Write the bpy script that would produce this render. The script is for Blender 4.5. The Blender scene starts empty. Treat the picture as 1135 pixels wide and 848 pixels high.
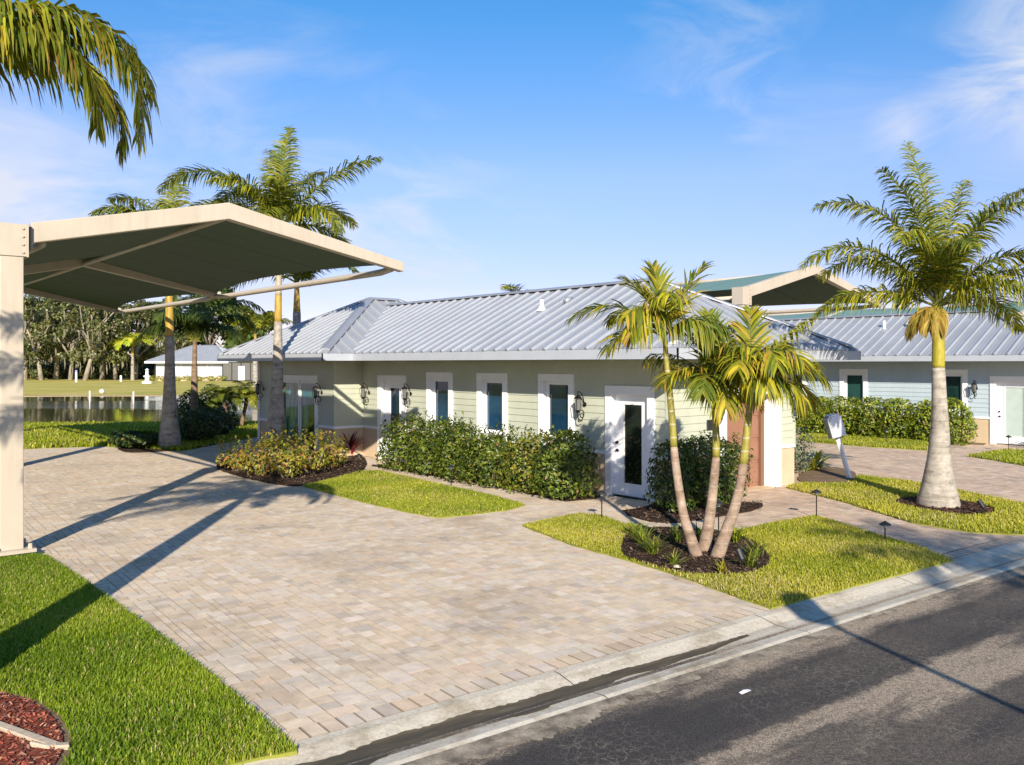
import bpy, bmesh, math, random
import numpy as np
from mathutils import Vector, Matrix
R = math.radians
random.seed(11); rng = np.random.default_rng(7)
scene = bpy.context.scene

# ------------------------------------------------------------------ camera
EYE = 2.9
cam_d = bpy.data.cameras.new("camera"); cam = bpy.data.objects.new("camera", cam_d)
scene.collection.objects.link(cam)
cam.location = (0, 0, EYE); cam.rotation_euler = (R(90), 0, 0)
cam_d.sensor_fit = 'HORIZONTAL'; cam_d.sensor_width = 36.0
cam_d.lens = 36.0 * 950 / 1135
cam_d.shift_y = -21.0 / 1135
cam_d.clip_start = 0.1; cam_d.clip_end = 3000
scene.camera = cam

# ------------------------------------------------------------------ sky, sun, exposure
SUN_EL, SUN_AZ = R(24.5), R(176.1)
scene.view_settings.view_transform = 'Standard'
scene.view_settings.look = 'None'
scene.view_settings.exposure = 0.63
scene.view_settings.gamma = 1.0
scene.view_settings.use_curve_mapping = False

world = bpy.data.worlds.new("World"); scene.world = world
world.use_nodes = True
nt = world.node_tree
for n in list(nt.nodes): nt.nodes.remove(n)
def wn(t, **kw):
    n = nt.nodes.new(t)
    for k, v in kw.items(): setattr(n, k, v)
    return n
def wl(a, b): nt.links.new(a, b)
out = wn('ShaderNodeOutputWorld'); bg = wn('ShaderNodeBackground')
bg.inputs['Strength'].default_value = 0.098
sky = wn('ShaderNodeTexSky'); sky.sky_type = 'NISHITA'; sky.sun_disc = False
sky.sun_elevation = SUN_EL; sky.sun_rotation = SUN_AZ
sky.altitude = 0; sky.air_density = 1.0; sky.dust_density = 0.2; sky.ozone_density = 2.2
hsv = wn('ShaderNodeHueSaturation'); hsv.inputs['Saturation'].default_value = 1.12; hsv.inputs['Value'].default_value = 1.08
tint = wn('ShaderNodeMix', data_type='RGBA', blend_type='MULTIPLY'); tint.inputs['Factor'].default_value = 1.0
wl(sky.outputs[0], tint.inputs['A']); tcz = wn('ShaderNodeTexCoord'); sepz = wn('ShaderNodeSeparateXYZ'); wl(tcz.outputs['Generated'], sepz.inputs[0])
zr = wn('ShaderNodeValToRGB'); wl(sepz.outputs['Z'], zr.inputs[0])
for k_, (p_, c_) in enumerate([(0.09, (0.77, 0.655, 0.90)), (0.21, (0.97, 0.86, 1.0)), (0.38, (0.68, 0.93, 1.12))]):
    e_ = zr.color_ramp.elements[k_] if k_ < 2 else zr.color_ramp.elements.new(p_)
    e_.position = p_; e_.color = (*c_, 1)
wl(zr.outputs[0], tint.inputs['B']); wl(tint.outputs['Result'], hsv.inputs['Color'])
# thin clouds, laid out by sky direction
tc = wn('ShaderNodeTexCoord')
def wmath(op, a, b=None, clamp=False):
    n = wn('ShaderNodeMath', operation=op); n.use_clamp = clamp
    for i, q in enumerate((a, b)):
        if q is None: continue
        if isinstance(q, (int, float)): n.inputs[i].default_value = q
        else: wl(q, n.inputs[i])
    return n.outputs[0]
mp = wn('ShaderNodeMapping'); mp.inputs['Scale'].default_value = (3.0, 3.0, 8.5); mp.inputs['Rotation'].default_value = (0.0, R(14), R(20))
wl(tc.outputs['Generated'], mp.inputs['Vector'])
nz = wn('ShaderNodeTexNoise'); nz.inputs['Scale'].default_value = 1.7; nz.inputs['Detail'].default_value = 7; nz.inputs['Roughness'].default_value = 0.58; nz.inputs['Distortion'].default_value = 0.7
wl(mp.outputs[0], nz.inputs['Vector'])
def dirv(x, z):
    v = Vector((x, 1.0, z)); v.normalize(); return v
total = None
# (x, z) tangent direction, half-width, strength
for (x, z, wdt, st, thr) in [(-0.62, 0.20, 0.11, 1.1, .34), (0.235, 0.36, 0.085, 0.55, .42), (0.245, 0.30, 0.06, 0.45, .42),
                        (0.64, 0.33, 0.085, 1.5, .30), (0.46, 0.268, 0.03, 0.7, .36), (-0.10, 0.085, 0.13, 0.9, .34), (-0.37, 0.35, 0.10, .22, .4),
                        (0.40, 0.33, 0.2, 0.25, .42), (-.3, .12, .2, .7, .33)]:
    d = dirv(x, z)
    dt = wn('ShaderNodeVectorMath', operation='DISTANCE'); wl(tc.outputs['Generated'], dt.inputs[0]); dt.inputs[1].default_value = d
    g = wmath('SUBTRACT', 1.0, wmath('DIVIDE', dt.outputs['Value'], wdt * 1.5), True)
    g = wmath('POWER', g, 0.8)
    c = wmath('MULTIPLY', wmath('SUBTRACT', wmath('ADD', nz.outputs['Fac'], wmath('MULTIPLY', g, 0.22)), thr + 0.20, True), 3.2)
    c = wmath('MULTIPLY', wmath('MULTIPLY', c, g), st, True)
    total = c if total is None else wmath('ADD', total, c)
total = wmath('MINIMUM', total, 0.88)
mx = wn('ShaderNodeMix', data_type='RGBA')
wl(total, mx.inputs['Factor']); wl(hsv.outputs[0], mx.inputs['A']); mx.inputs['B'].default_value = (5.3, 5.5, 6.1, 1)
wl(mx.outputs['Result'], bg.inputs['Color']); wl(bg.outputs[0], out.inputs[0])

sd = bpy.data.lights.new("sun", 'SUN'); sd.energy = 5.0; sd.angle = R(0.53); sd.color = (1.0, 0.895, 0.735)
sun = bpy.data.objects.new("sun", sd); scene.collection.objects.link(sun)
ldir = Vector((-math.sin(SUN_AZ) * math.cos(SUN_EL), -math.cos(SUN_AZ) * math.cos(SUN_EL), -math.sin(SUN_EL)))
sun.rotation_euler = ldir.to_track_quat('-Z', 'Y').to_euler()
sun.location = (3, -20, 20)

# ------------------------------------------------------------------ materials
def new_mat(name):
    m = bpy.data.materials.new(name); m.use_nodes = True
    return m, m.node_tree, m.node_tree.nodes['Principled BSDF']
def N(t, ty, **kw):
    n = t.nodes.new(ty)
    for k, v in kw.items(): setattr(n, k, v)
    return n
def ramp(t, fac, stops):
    r = N(t, 'ShaderNodeValToRGB'); el = r.color_ramp.elements
    while len(el) < len(stops): el.new(0.5)
    for e, (p, c) in zip(el, stops): e.position = p; e.color = (*c, 1) if len(c) == 3 else c
    t.links.new(fac, r.inputs[0]); return r.outputs[0]
def noise(t, scale, detail=4, rough=0.55, vec=None, dist=0.0):
    n = N(t, 'ShaderNodeTexNoise'); n.inputs['Scale'].default_value = scale; n.inputs['Detail'].default_value = detail
    n.inputs['Roughness'].default_value = rough; n.inputs['Distortion'].default_value = dist
    if vec is None:
        c = N(t, 'ShaderNodeTexCoord'); vec = c.outputs['Object']
    t.links.new(vec, n.inputs['Vector']); return n
def mixc(t, fac, a, b, mode='MIX'):
    m = N(t, 'ShaderNodeMix', data_type='RGBA', blend_type=mode)
    for k, q in (('Factor', fac), ('A', a), ('B', b)):
        if isinstance(q, (int, float)): m.inputs[k].default_value = q
        elif isinstance(q, tuple): m.inputs[k].default_value = (*q, 1) if len(q) == 3 else q
        else: t.links.new(q, m.inputs[k])
    return m.outputs['Result']
def bump(t, b, h, strength=0.3, dist=0.02):
    n = N(t, 'ShaderNodeBump'); n.inputs['Strength'].default_value = strength; n.inputs['Distance'].default_value = dist
    t.links.new(h, n.inputs['Height']); t.links.new(n.outputs[0], b.inputs['Normal'])
def simple(name, col, rough=0.6, metal=0.0, var=0.08, scale=3.0, bmp=0.0, bscale=60, spec=0.5):
    m, t, b = new_mat(name)
    n = noise(t, scale, 5)
    lo = tuple(c * (1 - var) for c in col); hi = tuple(min(1, c * (1 + var)) for c in col)
    t.links.new(ramp(t, n.outputs['Fac'], [(0.3, lo), (0.7, hi)]), b.inputs['Base Color'])
    b.inputs['Roughness'].default_value = rough; b.inputs['Metallic'].default_value = metal
    b.inputs['Specular IOR Level'].default_value = spec
    if bmp: bump(t, b, noise(t, bscale, 4).outputs['Fac'], bmp, 0.01)
    return m
def leaf_mat(name, rough=0.42, trans=0.3, spec=0.45):
    m, t, b = new_mat(name)
    a = N(t, 'ShaderNodeAttribute', attribute_name='Col')
    t.links.new(a.outputs['Color'], b.inputs['Base Color']); b.inputs['Roughness'].default_value = rough
    b.inputs['Specular IOR Level'].default_value = spec
    tr = N(t, 'ShaderNodeBsdfTranslucent'); t.links.new(mixc(t, 1.0, a.outputs['Color'], (1.35, 1.35, 0.6), 'MULTIPLY'), tr.inputs['Color'])
    ms = N(t, 'ShaderNodeMixShader'); ms.inputs[0].default_value = trans
    t.links.new(b.outputs[0], ms.inputs[1]); t.links.new(tr.outputs[0], ms.inputs[2])
    t.links.new(ms.outputs[0], t.nodes['Material Output'].inputs['Surface'])
    return m
def attr_mat(name, rough=0.85, mott=0.14, scale=9, bmp=0.25, bscale=45, spec=0.3, stain=0.0):
    m, t, b = new_mat(name)
    a = N(t, 'ShaderNodeAttribute', attribute_name='Col')
    n = noise(t, scale, 6, 0.65)
    g = ramp(t, n.outputs['Fac'], [(0.28, (1 - mott,) * 3), (0.72, (1 + mott,) * 3)])
    c = mixc(t, 1.0, a.outputs['Color'], g, 'MULTIPLY')
    if stain:
        n3 = noise(t, 0.55, 7, 0.68, None, 0.5); c = mixc(t, 1.0, c, ramp(t, n3.outputs['Fac'], [(0.34, (1 - stain * 1.3, 1 - stain * 1.35, 1 - stain * 1.4)), (0.5, (1, 1, 1)), (0.7, (1.05, 1.04, 1.03))]), 'MULTIPLY')
        n4 = noise(t, 3.2, 6, 0.7); c = mixc(t, 1.0, c, ramp(t, n4.outputs['Fac'], [(0.27, (0.72, 0.70, 0.67)), (0.36, (1, 1, 1))]), 'MULTIPLY')
    t.links.new(c, b.inputs['Base Color']); b.inputs['Roughness'].default_value = rough; b.inputs['Specular IOR Level'].default_value = spec
    if bmp: bump(t, b, noise(t, bscale, 5).outputs['Fac'], bmp, 0.006)
    return m

def streaked(name, col, rough, spec=0.4, amt=0.82):
    """paint with faint vertical dirt streaks and blotches"""
    m, t, b = new_mat(name)
    c = N(t, 'ShaderNodeTexCoord'); mpn = N(t, 'ShaderNodeMapping'); mpn.inputs['Scale'].default_value = (5.0, 5.0, 0.45)
    t.links.new(c.outputs['Object'], mpn.inputs['Vector'])
    n = noise(t, 2.2, 6, 0.65, mpn.outputs[0]); n2 = noise(t, 1.1, 5, 0.6)
    a = mixc(t, 1.0, ramp(t, n.outputs['Fac'], [(0.36, tuple(q * amt for q in col)), (0.52, col)]), ramp(t, n2.outputs['Fac'], [(0.3, (0.93, 0.92, 0.9)), (0.65, (1.04,) * 3)]), 'MULTIPLY')
    t.links.new(a, b.inputs['Base Color']); b.inputs['Roughness'].default_value = rough; b.inputs['Specular IOR Level'].default_value = spec
    return m
M = {}
M['siding_green'] = streaked('sage_siding', (0.475, 0.505, 0.415), 0.6, 0.3, 0.965)
M['siding_blue'] = streaked('pale_blue_siding', (0.44, 0.53, 0.60), 0.6, 0.3, 0.965)
M['siding_far'] = simple('white_grey_siding', (0.52, 0.54, 0.57), 0.6, var=0.05)
M['stucco'] = simple('tan_stucco', (0.57, 0.44, 0.30), 0.85, var=0.07, scale=2.5, bmp=0.35, bscale=140, spec=0.2)
M['white'] = simple('white_trim_paint', (0.82, 0.83, 0.85), 0.42, var=0.03)
M['fascia'] = simple('fascia_paint', (0.41, 0.44, 0.49), 0.45, var=0.04)
M['soffit'] = simple('soffit_paint', (0.60, 0.56, 0.45), 0.7, var=0.04)
M['black'] = simple('black_iron', (0.015, 0.014, 0.013), 0.45, 0.4, var=0.2)
M['dark'] = simple('dark_plastic', (0.02, 0.022, 0.025), 0.5, var=0.2)
M['brown_door'] = simple('terracotta_door_paint', (0.27, 0.135, 0.085), 0.55, var=0.06, scale=2)
M['brown_frame'] = simple('dark_terracotta_frame', (0.17, 0.085, 0.055), 0.55, var=0.06, scale=2)
M['cream_steel'] = streaked('cream_steel_paint', (0.49, 0.43, 0.35), 0.45, 0.4, 0.93)
M['wood'] = simple('weathered_stake_wood', (0.47, 0.39, 0.29), 0.8, var=0.2, scale=20, bmp=0.2)
M['white_metal'] = simple('white_plastic', (0.85, 0.86, 0.88), 0.35, var=0.04)
M['mailbox'] = simple('brushed_white_metal', (0.55, 0.58, 0.64), 0.3, 0.35, var=0.25, scale=6)

def roof_mat(name, col):
    m, t, b = new_mat(name)
    n = noise(t, 0.8, 6, 0.6); n2 = noise(t, 14, 3)
    c = ramp(t, n.outputs['Fac'], [(0.3, tuple(q * 0.9 for q in col)), (0.7, tuple(q * 1.06 for q in col))])
    c = mixc(t, 0.16, c, n2.outputs['Color'], 'OVERLAY')
    t.links.new(c, b.inputs['Base Color'])
    b.inputs['Metallic'].default_value = 0.3; b.inputs['Roughness'].default_value = 0.42
    return m
M['roof'] = roof_mat('galvalume_roof_metal', (0.385, 0.405, 0.44))
M['roof_cap'] = roof_mat('roof_cap_metal', (0.33, 0.35, 0.39))

def glass_mat(name, col, rough=0.03, var=None):
    m, t, b = new_mat(name)
    n = noise(t, 0.9, 3, 0.5)
    t.links.new(ramp(t, n.outputs['Fac'], [(0.38, tuple(c * 0.35 for c in col)), (0.66, col)] if var is None else var), b.inputs['Base Color'])
    b.inputs['Roughness'].default_value = rough; b.inputs['IOR'].default_value = 1.52; b.inputs['Specular IOR Level'].default_value = 0.75
    bump(t, b, noise(t, 1.6, 2).outputs['Fac'], 0.05, 0.02)
    return m
M['glass'] = glass_mat('dark_blue_window_glass', (0.012, 0.055, 0.12))
M['glass_dark'] = glass_mat('dark_door_glass', (0.02, 0.028, 0.02))
M['glass_painted_reflect'] = glass_mat('sliding_glass_painted_reflections', (0.02, 0.16, 0.16), var=[(0.36, (0.006, 0.02, 0.01)), (0.44, (0.05, 0.13, 0.03)), (0.52, (0.01, 0.12, 0.20)), (0.60, (0.10, 0.30, 0.24)), (0.70, (0.02, 0.06, 0.03))])  # teal and green reflections put into the glass colour as noise tones
_t = M['glass_painted_reflect'].node_tree; _n = [q for q in _t.nodes if q.type == 'TEX_NOISE'][0]; _c = N(_t, 'ShaderNodeTexCoord'); _m = N(_t, 'ShaderNodeMapping'); _m.inputs['Scale'].default_value = (3.0, 3.0, 0.35)
_t.links.new(_c.outputs['Object'], _m.inputs['Vector']); _t.links.new(_m.outputs[0], _n.inputs['Vector'])
M['glass_green'] = glass_mat('green_blind_glass', (0.02, 0.07, 0.06))
M['smoke'] = simple('smoky_lantern_glass', (0.16, 0.165, 0.16), 0.2)
M['door_pale'] = simple('pale_frosted_glass', (0.46, 0.55, 0.52), 0.25, var=0.05)

def fabric_mat(name, top, under):
    m, t, b = new_mat(name)
    g = N(t, 'ShaderNodeNewGeometry')
    sx = N(t, 'ShaderNodeSeparateXYZ'); t.links.new(g.outputs['True Normal'], sx.inputs[0])
    w = noise(t, 7, 3)
    c = ramp(t, w.outputs['Fac'], [(0.3, tuple(q * 0.93 for q in top)), (0.7, tuple(q * 1.05 for q in top))])
    tcf = N(t, 'ShaderNodeTexCoord'); wv = N(t, 'ShaderNodeTexWave', wave_type='BANDS', bands_direction='X'); wv.inputs['Scale'].default_value = 0.135; wv.inputs['Distortion'].default_value = 0.0
    t.links.new(tcf.outputs['Object'], wv.inputs['Vector'])
    seam = ramp(t, wv.outputs['Fac'], [(0.0, (0.72,) * 3), (0.0012, (0.74,) * 3), (0.0022, (1, 1, 1))])
    c = mixc(t, 1.0, c, seam, 'MULTIPLY')
    t.links.new(c, b.inputs['Base Color']); b.inputs['Roughness'].default_value = 0.9; b.inputs['Specular IOR Level'].default_value = 0.15
    wr = noise(t, 1.6, 4, 0.55); bump(t, b, wr.outputs['Fac'], 0.35, 0.06)
    return m
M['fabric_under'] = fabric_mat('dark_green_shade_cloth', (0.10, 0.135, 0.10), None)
M['fabric_top'] = fabric_mat('teal_shade_cloth', (0.15, 0.26, 0.245), None)

M['leaf'] = leaf_mat('leaf', 0.40, 0.28, 0.42)
M['palm_leaf'] = leaf_mat('palm_leaf', 0.5, 0.3, 0.22)
M['grass'] = leaf_mat('grass_blade', 0.5, 0.35, 0.3)
M['moss'] = simple('hanging_moss', (0.16, 0.15, 0.11), 0.95, var=0.25, scale=1)
M['stone'] = attr_mat('paver_stone', 0.88, 0.16, 7, 0.3, stain=0.16)
M['chips'] = attr_mat('mulch_chip', 0.95, 0.2, 20, 0.0)
M['paver_sand'] = simple('paver_joint_sand', (0.17, 0.14, 0.11), 0.95, var=0.25, scale=8)

def trunk_mat(name, c1, c2, ring=9.0, stain=0.5, dark=0.75):
    """irregular grey bands, fine pale leaf-scar rings and blotches"""
    m, t, b = new_mat(name)
    c = N(t, 'ShaderNodeTexCoord'); mpn = N(t, 'ShaderNodeMapping'); mpn.inputs['Scale'].default_value = (0.25, 0.25, 1.0)
    t.links.new(c.outputs['Object'], mpn.inputs['Vector'])
    bandn = noise(t, ring, 3, 0.6, mpn.outputs[0], 0.4)
    a = ramp(t, bandn.outputs['Fac'], [(0.30, tuple(q * dark for q in c1)), (0.46, c1), (0.62, c2)])
    w = N(t, 'ShaderNodeTexWave', wave_type='BANDS', bands_direction='Z', wave_profile='SIN'); w.inputs['Scale'].default_value = ring * 0.36
    w.inputs['Distortion'].default_value = 2.2; w.inputs['Detail'].default_value = 1; w.inputs['Detail Scale'].default_value = 0.3
    t.links.new(mpn.outputs[0], w.inputs['Vector'])
    ln = ramp(t, w.outputs['Fac'], [(0.0, (0.5,) * 3), (0.012, (0.25,) * 3), (0.03, (0, 0, 0))])
    a = mixc(t, ln, a, tuple(min(0.7, q * 1.35) for q in c2))
    n = noise(t, 7, 6, 0.7)
    st = ramp(t, n.outputs['Fac'], [(0.32, (stain,) * 3), (0.58, (1.06,) * 3)])
    t.links.new(mixc(t, 1.0, a, st, 'MULTIPLY'), b.inputs['Base Color'])
    b.inputs['Roughness'].default_value = 0.9; b.inputs['Specular IOR Level'].default_value = 0.2
    bump(t, b, n.outputs['Fac'], 0.35, 0.02)
    return m
M['trunk'] = trunk_mat('grey_ringed_palm_trunk', (0.34, 0.305, 0.255), (0.41, 0.37, 0.315), 6.0, 0.62, 0.58)
M['trunk_tan'] = trunk_mat('tan_ringed_palm_trunk', (0.29, 0.205, 0.15), (0.38, 0.30, 0.235), 4.4, 0.55, 0.6)
M['trunk_brown'] = trunk_mat('brown_palm_trunk', (0.20, 0.14, 0.09), (0.26, 0.18, 0.12), 9.0, 0.6)
M['bark'] = simple('oak_bark', (0.30, 0.26, 0.20), 0.95, var=0.3, scale=1.5, bmp=0.5, bscale=9)
M['twig'] = simple('shrub_twig', (0.17, 0.13, 0.09), 0.9, var=0.25, scale=8)
def shaft_mat(name, lo, hi, rings=0.0):
    m, t, b = new_mat(name)
    c = N(t, 'ShaderNodeTexCoord'); mpn = N(t, 'ShaderNodeMapping'); mpn.inputs['Scale'].default_value = (3.5, 3.5, 0.7)
    t.links.new(c.outputs['Object'], mpn.inputs['Vector'])
    n = noise(t, 3.5, 6, 0.65, mpn.outputs[0]); n2 = noise(t, 9, 5, 0.7)
    a = ramp(t, n.outputs['Fac'], [(0.28, tuple(q * 0.55 for q in lo)), (0.42, lo), (0.7, hi)])
    a = mixc(t, 0.35, a, n2.outputs['Fac'], 'OVERLAY')
    if rings:
        w = N(t, 'ShaderNodeTexWave', wave_type='BANDS', bands_direction='Z'); w.inputs['Scale'].default_value = rings; w.inputs['Distortion'].default_value = 1.2; w.inputs['Detail Scale'].default_value = 0.3
        t.links.new(c.outputs['Object'], w.inputs['Vector'])
        a = mixc(t, ramp(t, w.outputs['Fac'], [(0.0, (0.9,) * 3), (0.03, (0.4,) * 3), (0.07, (0, 0, 0))]), a, (0.42, 0.38, 0.25))
    t.links.new(a, b.inputs['Base Color']); b.inputs['Roughness'].default_value = 0.5
    return m
M['shaft_yellow'] = shaft_mat('yellow_green_crownshaft', (0.28, 0.25, 0.02), (0.44, 0.35, 0.03))
M['sheath'] = shaft_mat('dry_pale_sheath', (0.36, 0.29, 0.20), (0.52, 0.44, 0.36))
M['shaft_gold'] = shaft_mat('golden_crownshaft', (0.36, 0.22, 0.03), (0.52, 0.34, 0.05))
M['shaft_green'] = shaft_mat('green_crownshaft', (0.22, 0.20, 0.035), (0.36, 0.31, 0.06), 1.6)

def ground_mat(name, stops, s1=2.0, s2=22, bmp=0.4, rough=0.95, fine=0.35):
    m, t, b = new_mat(name)
    n = noise(t, s1, 6, 0.65); n2 = noise(t, s2, 5, 0.7)
    c = ramp(t, n.outputs['Fac'], stops)
    c = mixc(t, fine, c, n2.outputs['Fac'], 'OVERLAY')
    t.links.new(c, b.inputs['Base Color']); b.inputs['Roughness'].default_value = rough; b.inputs['Specular IOR Level'].default_value = 0.15
    if bmp: bump(t, b, n2.outputs['Fac'], bmp, 0.03)
    return m
M['lawn'] = ground_mat('lawn_turf', [(0.3, (0.17, 0.20, 0.03)), (0.55, (0.25, 0.26, 0.045)), (0.75, (0.34, 0.30, 0.09))], 0.9, 40)
M['far_lawn'] = ground_mat('far_dry_lawn', [(0.3, (0.32, 0.32, 0.05)), (0.5, (0.46, 0.39, 0.09)), (0.72, (0.56, 0.44, 0.16))], 0.12, 1.2)
M['mulch'] = ground_mat('dark_bark_mulch', [(0.3, (0.025, 0.016, 0.011)), (0.6, (0.06, 0.036, 0.024)), (0.8, (0.10, 0.06, 0.04))], 9, 55, 0.9, fine=0.6)
M['red_mulch'] = ground_mat('red_bark_mulch', [(0.3, (0.13, 0.03, 0.02)), (0.55, (0.28, 0.075, 0.045)), (0.8, (0.38, 0.15, 0.09))], 12, 60, 0.9, fine=0.5)
M['soil'] = ground_mat('bare_brown_soil', [(0.3, (0.15, 0.10, 0.065)), (0.7, (0.24, 0.17, 0.11))], 3, 30, 0.5)
M['sand'] = ground_mat('dry_sand_edge', [(0.3, (0.34, 0.25, 0.13)), (0.7, (0.46, 0.36, 0.2))], 0.5, 8, 0.2)
M['ground'] = M['far_lawn']

# kerb concrete / asphalt with streaks along the road
ROAD_ANG = math.atan2(0.60, 0.80)
def road_vec(t, sx=1.0, sy=1.0):
    c = N(t, 'ShaderNodeTexCoord'); mpn = N(t, 'ShaderNodeMapping', vector_type='TEXTURE')
    mpn.inputs['Rotation'].default_value = (0, 0, ROAD_ANG)
    t.links.new(c.outputs['Object'], mpn.inputs['Vector'])
    m2 = N(t, 'ShaderNodeMapping'); m2.inputs['Scale'].default_value = (sx, sy, 1)
    t.links.new(mpn.outputs[0], m2.inputs['Vector'])
    return mpn.outputs[0], m2.outputs[0]
def kerb_material():
    m, t, b = new_mat('kerb_concrete')
    raw, st = road_vec(t, 0.25, 2.2)
    n = noise(t, 2.2, 7, 0.65, st); n2 = noise(t, 30, 4, 0.6)
    c = ramp(t, n.outputs['Fac'], [(0.25, (0.36, 0.31, 0.235)), (0.5, (0.54, 0.485, 0.39)), (0.75, (0.63, 0.575, 0.475))])
    c = mixc(t, 0.4, c, n2.outputs['Fac'], 'OVERLAY')
    n3 = noise(t, 1.6, 7, 0.7); c = mixc(t, 1.0, c, ramp(t, n3.outputs['Fac'], [(0.33, (0.62, 0.58, 0.50)), (0.50, (1, 1, 1))]), 'MULTIPLY')
    n5 = noise(t, 11, 6, 0.75); c = mixc(t, 1.0, c, ramp(t, n5.outputs['Fac'], [(0.30, (0.66, 0.62, 0.55)), (0.42, (1, 1, 1))]), 'MULTIPLY')
    t.links.new(c, b.inputs['Base Color']); b.inputs['Roughness'].default_value = 0.9
    bump(t, b, n2.outputs['Fac'], 0.3, 0.01)
    return m
M['kerb'] = kerb_material()
def asphalt_material():
    m, t, b = new_mat('worn_asphalt')
    raw, st = road_vec(t, 0.22, 1.0)
    sep = N(t, 'ShaderNodeSeparateXYZ'); t.links.new(raw, sep.inputs[0])
    # across-the-road coordinate, measured from the kerb line
    off = N(t, 'ShaderNodeMath', operation='SUBTRACT'); off.inputs[0].default_value = ROAD_OFF; t.links.new(sep.outputs['Y'], off.inputs[1])
    nw = noise(t, 1.1, 5, 0.6, st); nf = noise(t, 70, 5, 0.85); nm = noise(t, 24, 6, 0.8); nb = noise(t, 1.3, 6, 0.62, st)
    wob0 = N(t, 'ShaderNodeMath', operation='MULTIPLY_ADD'); t.links.new(nw.outputs['Fac'], wob0.inputs[0]); wob0.inputs[1].default_value = 0.5; t.links.new(off.outputs[0], wob0.inputs[2])
    nv = noise(t, 5.5, 7, 0.75)
    wob = N(t, 'ShaderNodeMath', operation='MULTIPLY_ADD'); t.links.new(nv.outputs['Fac'], wob.inputs[0]); wob.inputs[1].default_value = 0.34; t.links.new(wob0.outputs[0], wob.inputs[2])
    sc = N(t, 'ShaderNodeMath', operation='DIVIDE'); t.links.new(wob.outputs[0], sc.inputs[0]); sc.inputs[1].default_value = 6.0
    k = 1 / 6.0
    band = ramp(t, sc.outputs[0], [(1.34 * k, (1, 1, 1)), (1.52 * k, (0.55,) * 3), (1.60 * k, (0.12,) * 3), (2.36 * k, (0.08,) * 3), (2.46 * k, (0.85,) * 3), (2.98 * k, (0.80,) * 3), (3.10 * k, (0.17,) * 3), (4.2 * k, (0.13,) * 3), (5.0 * k, (0.4,) * 3)])
    pat = ramp(t, nb.outputs['Fac'], [(0.44, (0.30,) * 3), (0.53, (1.2,) * 3)])
    fac = mixc(t, 1.0, band, pat, 'MULTIPLY')
    sp = ramp(t, nm.outputs['Fac'], [(0.40, (0.45,) * 3), (0.52, (1.0,) * 3), (0.64, (1.5,) * 3)])
    fac = mixc(t, 1.0, fac, sp, 'MULTIPLY')
    c = mixc(t, fac, (0.044, 0.040, 0.039), (0.37, 0.295, 0.215))
    gr = ramp(t, nf.outputs['Fac'], [(0.36, (0.25,) * 3), (0.5, (0.85,) * 3), (0.66, (2.3,) * 3)])
    c = mixc(t, 1.0, c, gr, 'MULTIPLY')
    # hairline cracks filled with sand
    vo = N(t, 'ShaderNodeTexVoronoi', feature='DISTANCE_TO_EDGE'); vo.inputs['Scale'].default_value = 10.0
    dn = noise(t, 5, 5, 0.7); mv = mixc(t, 0.22, raw, dn.outputs['Color'], 'ADD'); t.links.new(mv, vo.inputs['Vector'])
    ck = ramp(t, vo.outputs['Distance'], [(0.0, (1, 1, 1)), (0.02, (0.7,) * 3), (0.04, (0, 0, 0))])
    cm = noise(t, 0.9, 3); ckm = mixc(t, 1.0, ck, ramp(t, cm.outputs['Fac'], [(0.40, (0, 0, 0)), (0.6, (0.55,) * 3)]), 'MULTIPLY')
    c = mixc(t, ckm, c, (0.29, 0.25, 0.19))
    t.links.new(c, b.inputs['Base Color']); b.inputs['Roughness'].default_value = 0.85; b.inputs['Specular IOR Level'].default_value = 0.3
    bump(t, b, nf.outputs['Fac'], 0.5, 0.008)
    return m
def water_material():
    m, t, b = new_mat('pond_water')
    c = N(t, 'ShaderNodeTexCoord'); mpn = N(t, 'ShaderNodeMapping'); mpn.inputs['Scale'].default_value = (0.35, 1.6, 1)
    t.links.new(c.outputs['Object'], mpn.inputs['Vector'])
    n = noise(t, 1.4, 3, 0.5, mpn.outputs[0])
    b.inputs['Base Color'].default_value = (0.03, 0.035, 0.025, 1); b.inputs['Roughness'].default_value = 0.04; b.inputs['IOR'].default_value = 1.33
    m3 = N(t, 'ShaderNodeMapping'); m3.inputs['Scale'].default_value = (0.012, 0.11, 1); t.links.new(c.outputs['Object'], m3.inputs['Vector'])
    big = noise(t, 1.0, 3, 0.5, m3.outputs[0])
    bn = N(t, 'ShaderNodeBump'); bn.inputs['Distance'].default_value = 0.05
    t.links.new(ramp(t, big.outputs['Fac'], [(0.46, (0.06,) * 3), (0.56, (0.9,) * 3)]), bn.inputs['Strength']); t.links.new(n.outputs['Fac'], bn.inputs['Height']); t.links.new(bn.outputs[0], b.inputs['Normal'])
    return m
M['water'] = water_material()
def wet_material():
    m, t, b = new_mat('wet_silt')
    raw, st = road_vec(t, 0.5, 3.0)
    n = noise(t, 2.5, 6, 0.65, st)
    t.links.new(ramp(t, n.outputs['Fac'], [(0.30, (0.05, 0.04, 0.024)), (0.55, (0.10, 0.08, 0.05)), (0.72, (0.20, 0.165, 0.115))]), b.inputs['Base Color'])
    t.links.new(ramp(t, n.outputs['Fac'], [(0.35, (0.5,) * 3), (0.6, (0.9,) * 3)]), b.inputs['Roughness'])
    b.inputs['Specular IOR Level'].default_value = 0.35
    return m
M['wet'] = wet_material()
M['road_sand'] = ground_mat('grey_road_sand', [(0.36, (0.14, 0.12, 0.095)), (0.5, (0.28, 0.235, 0.175)), (0.66, (0.42, 0.355, 0.27))], 5.0, 45, 0.3, fine=0.6)

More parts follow.
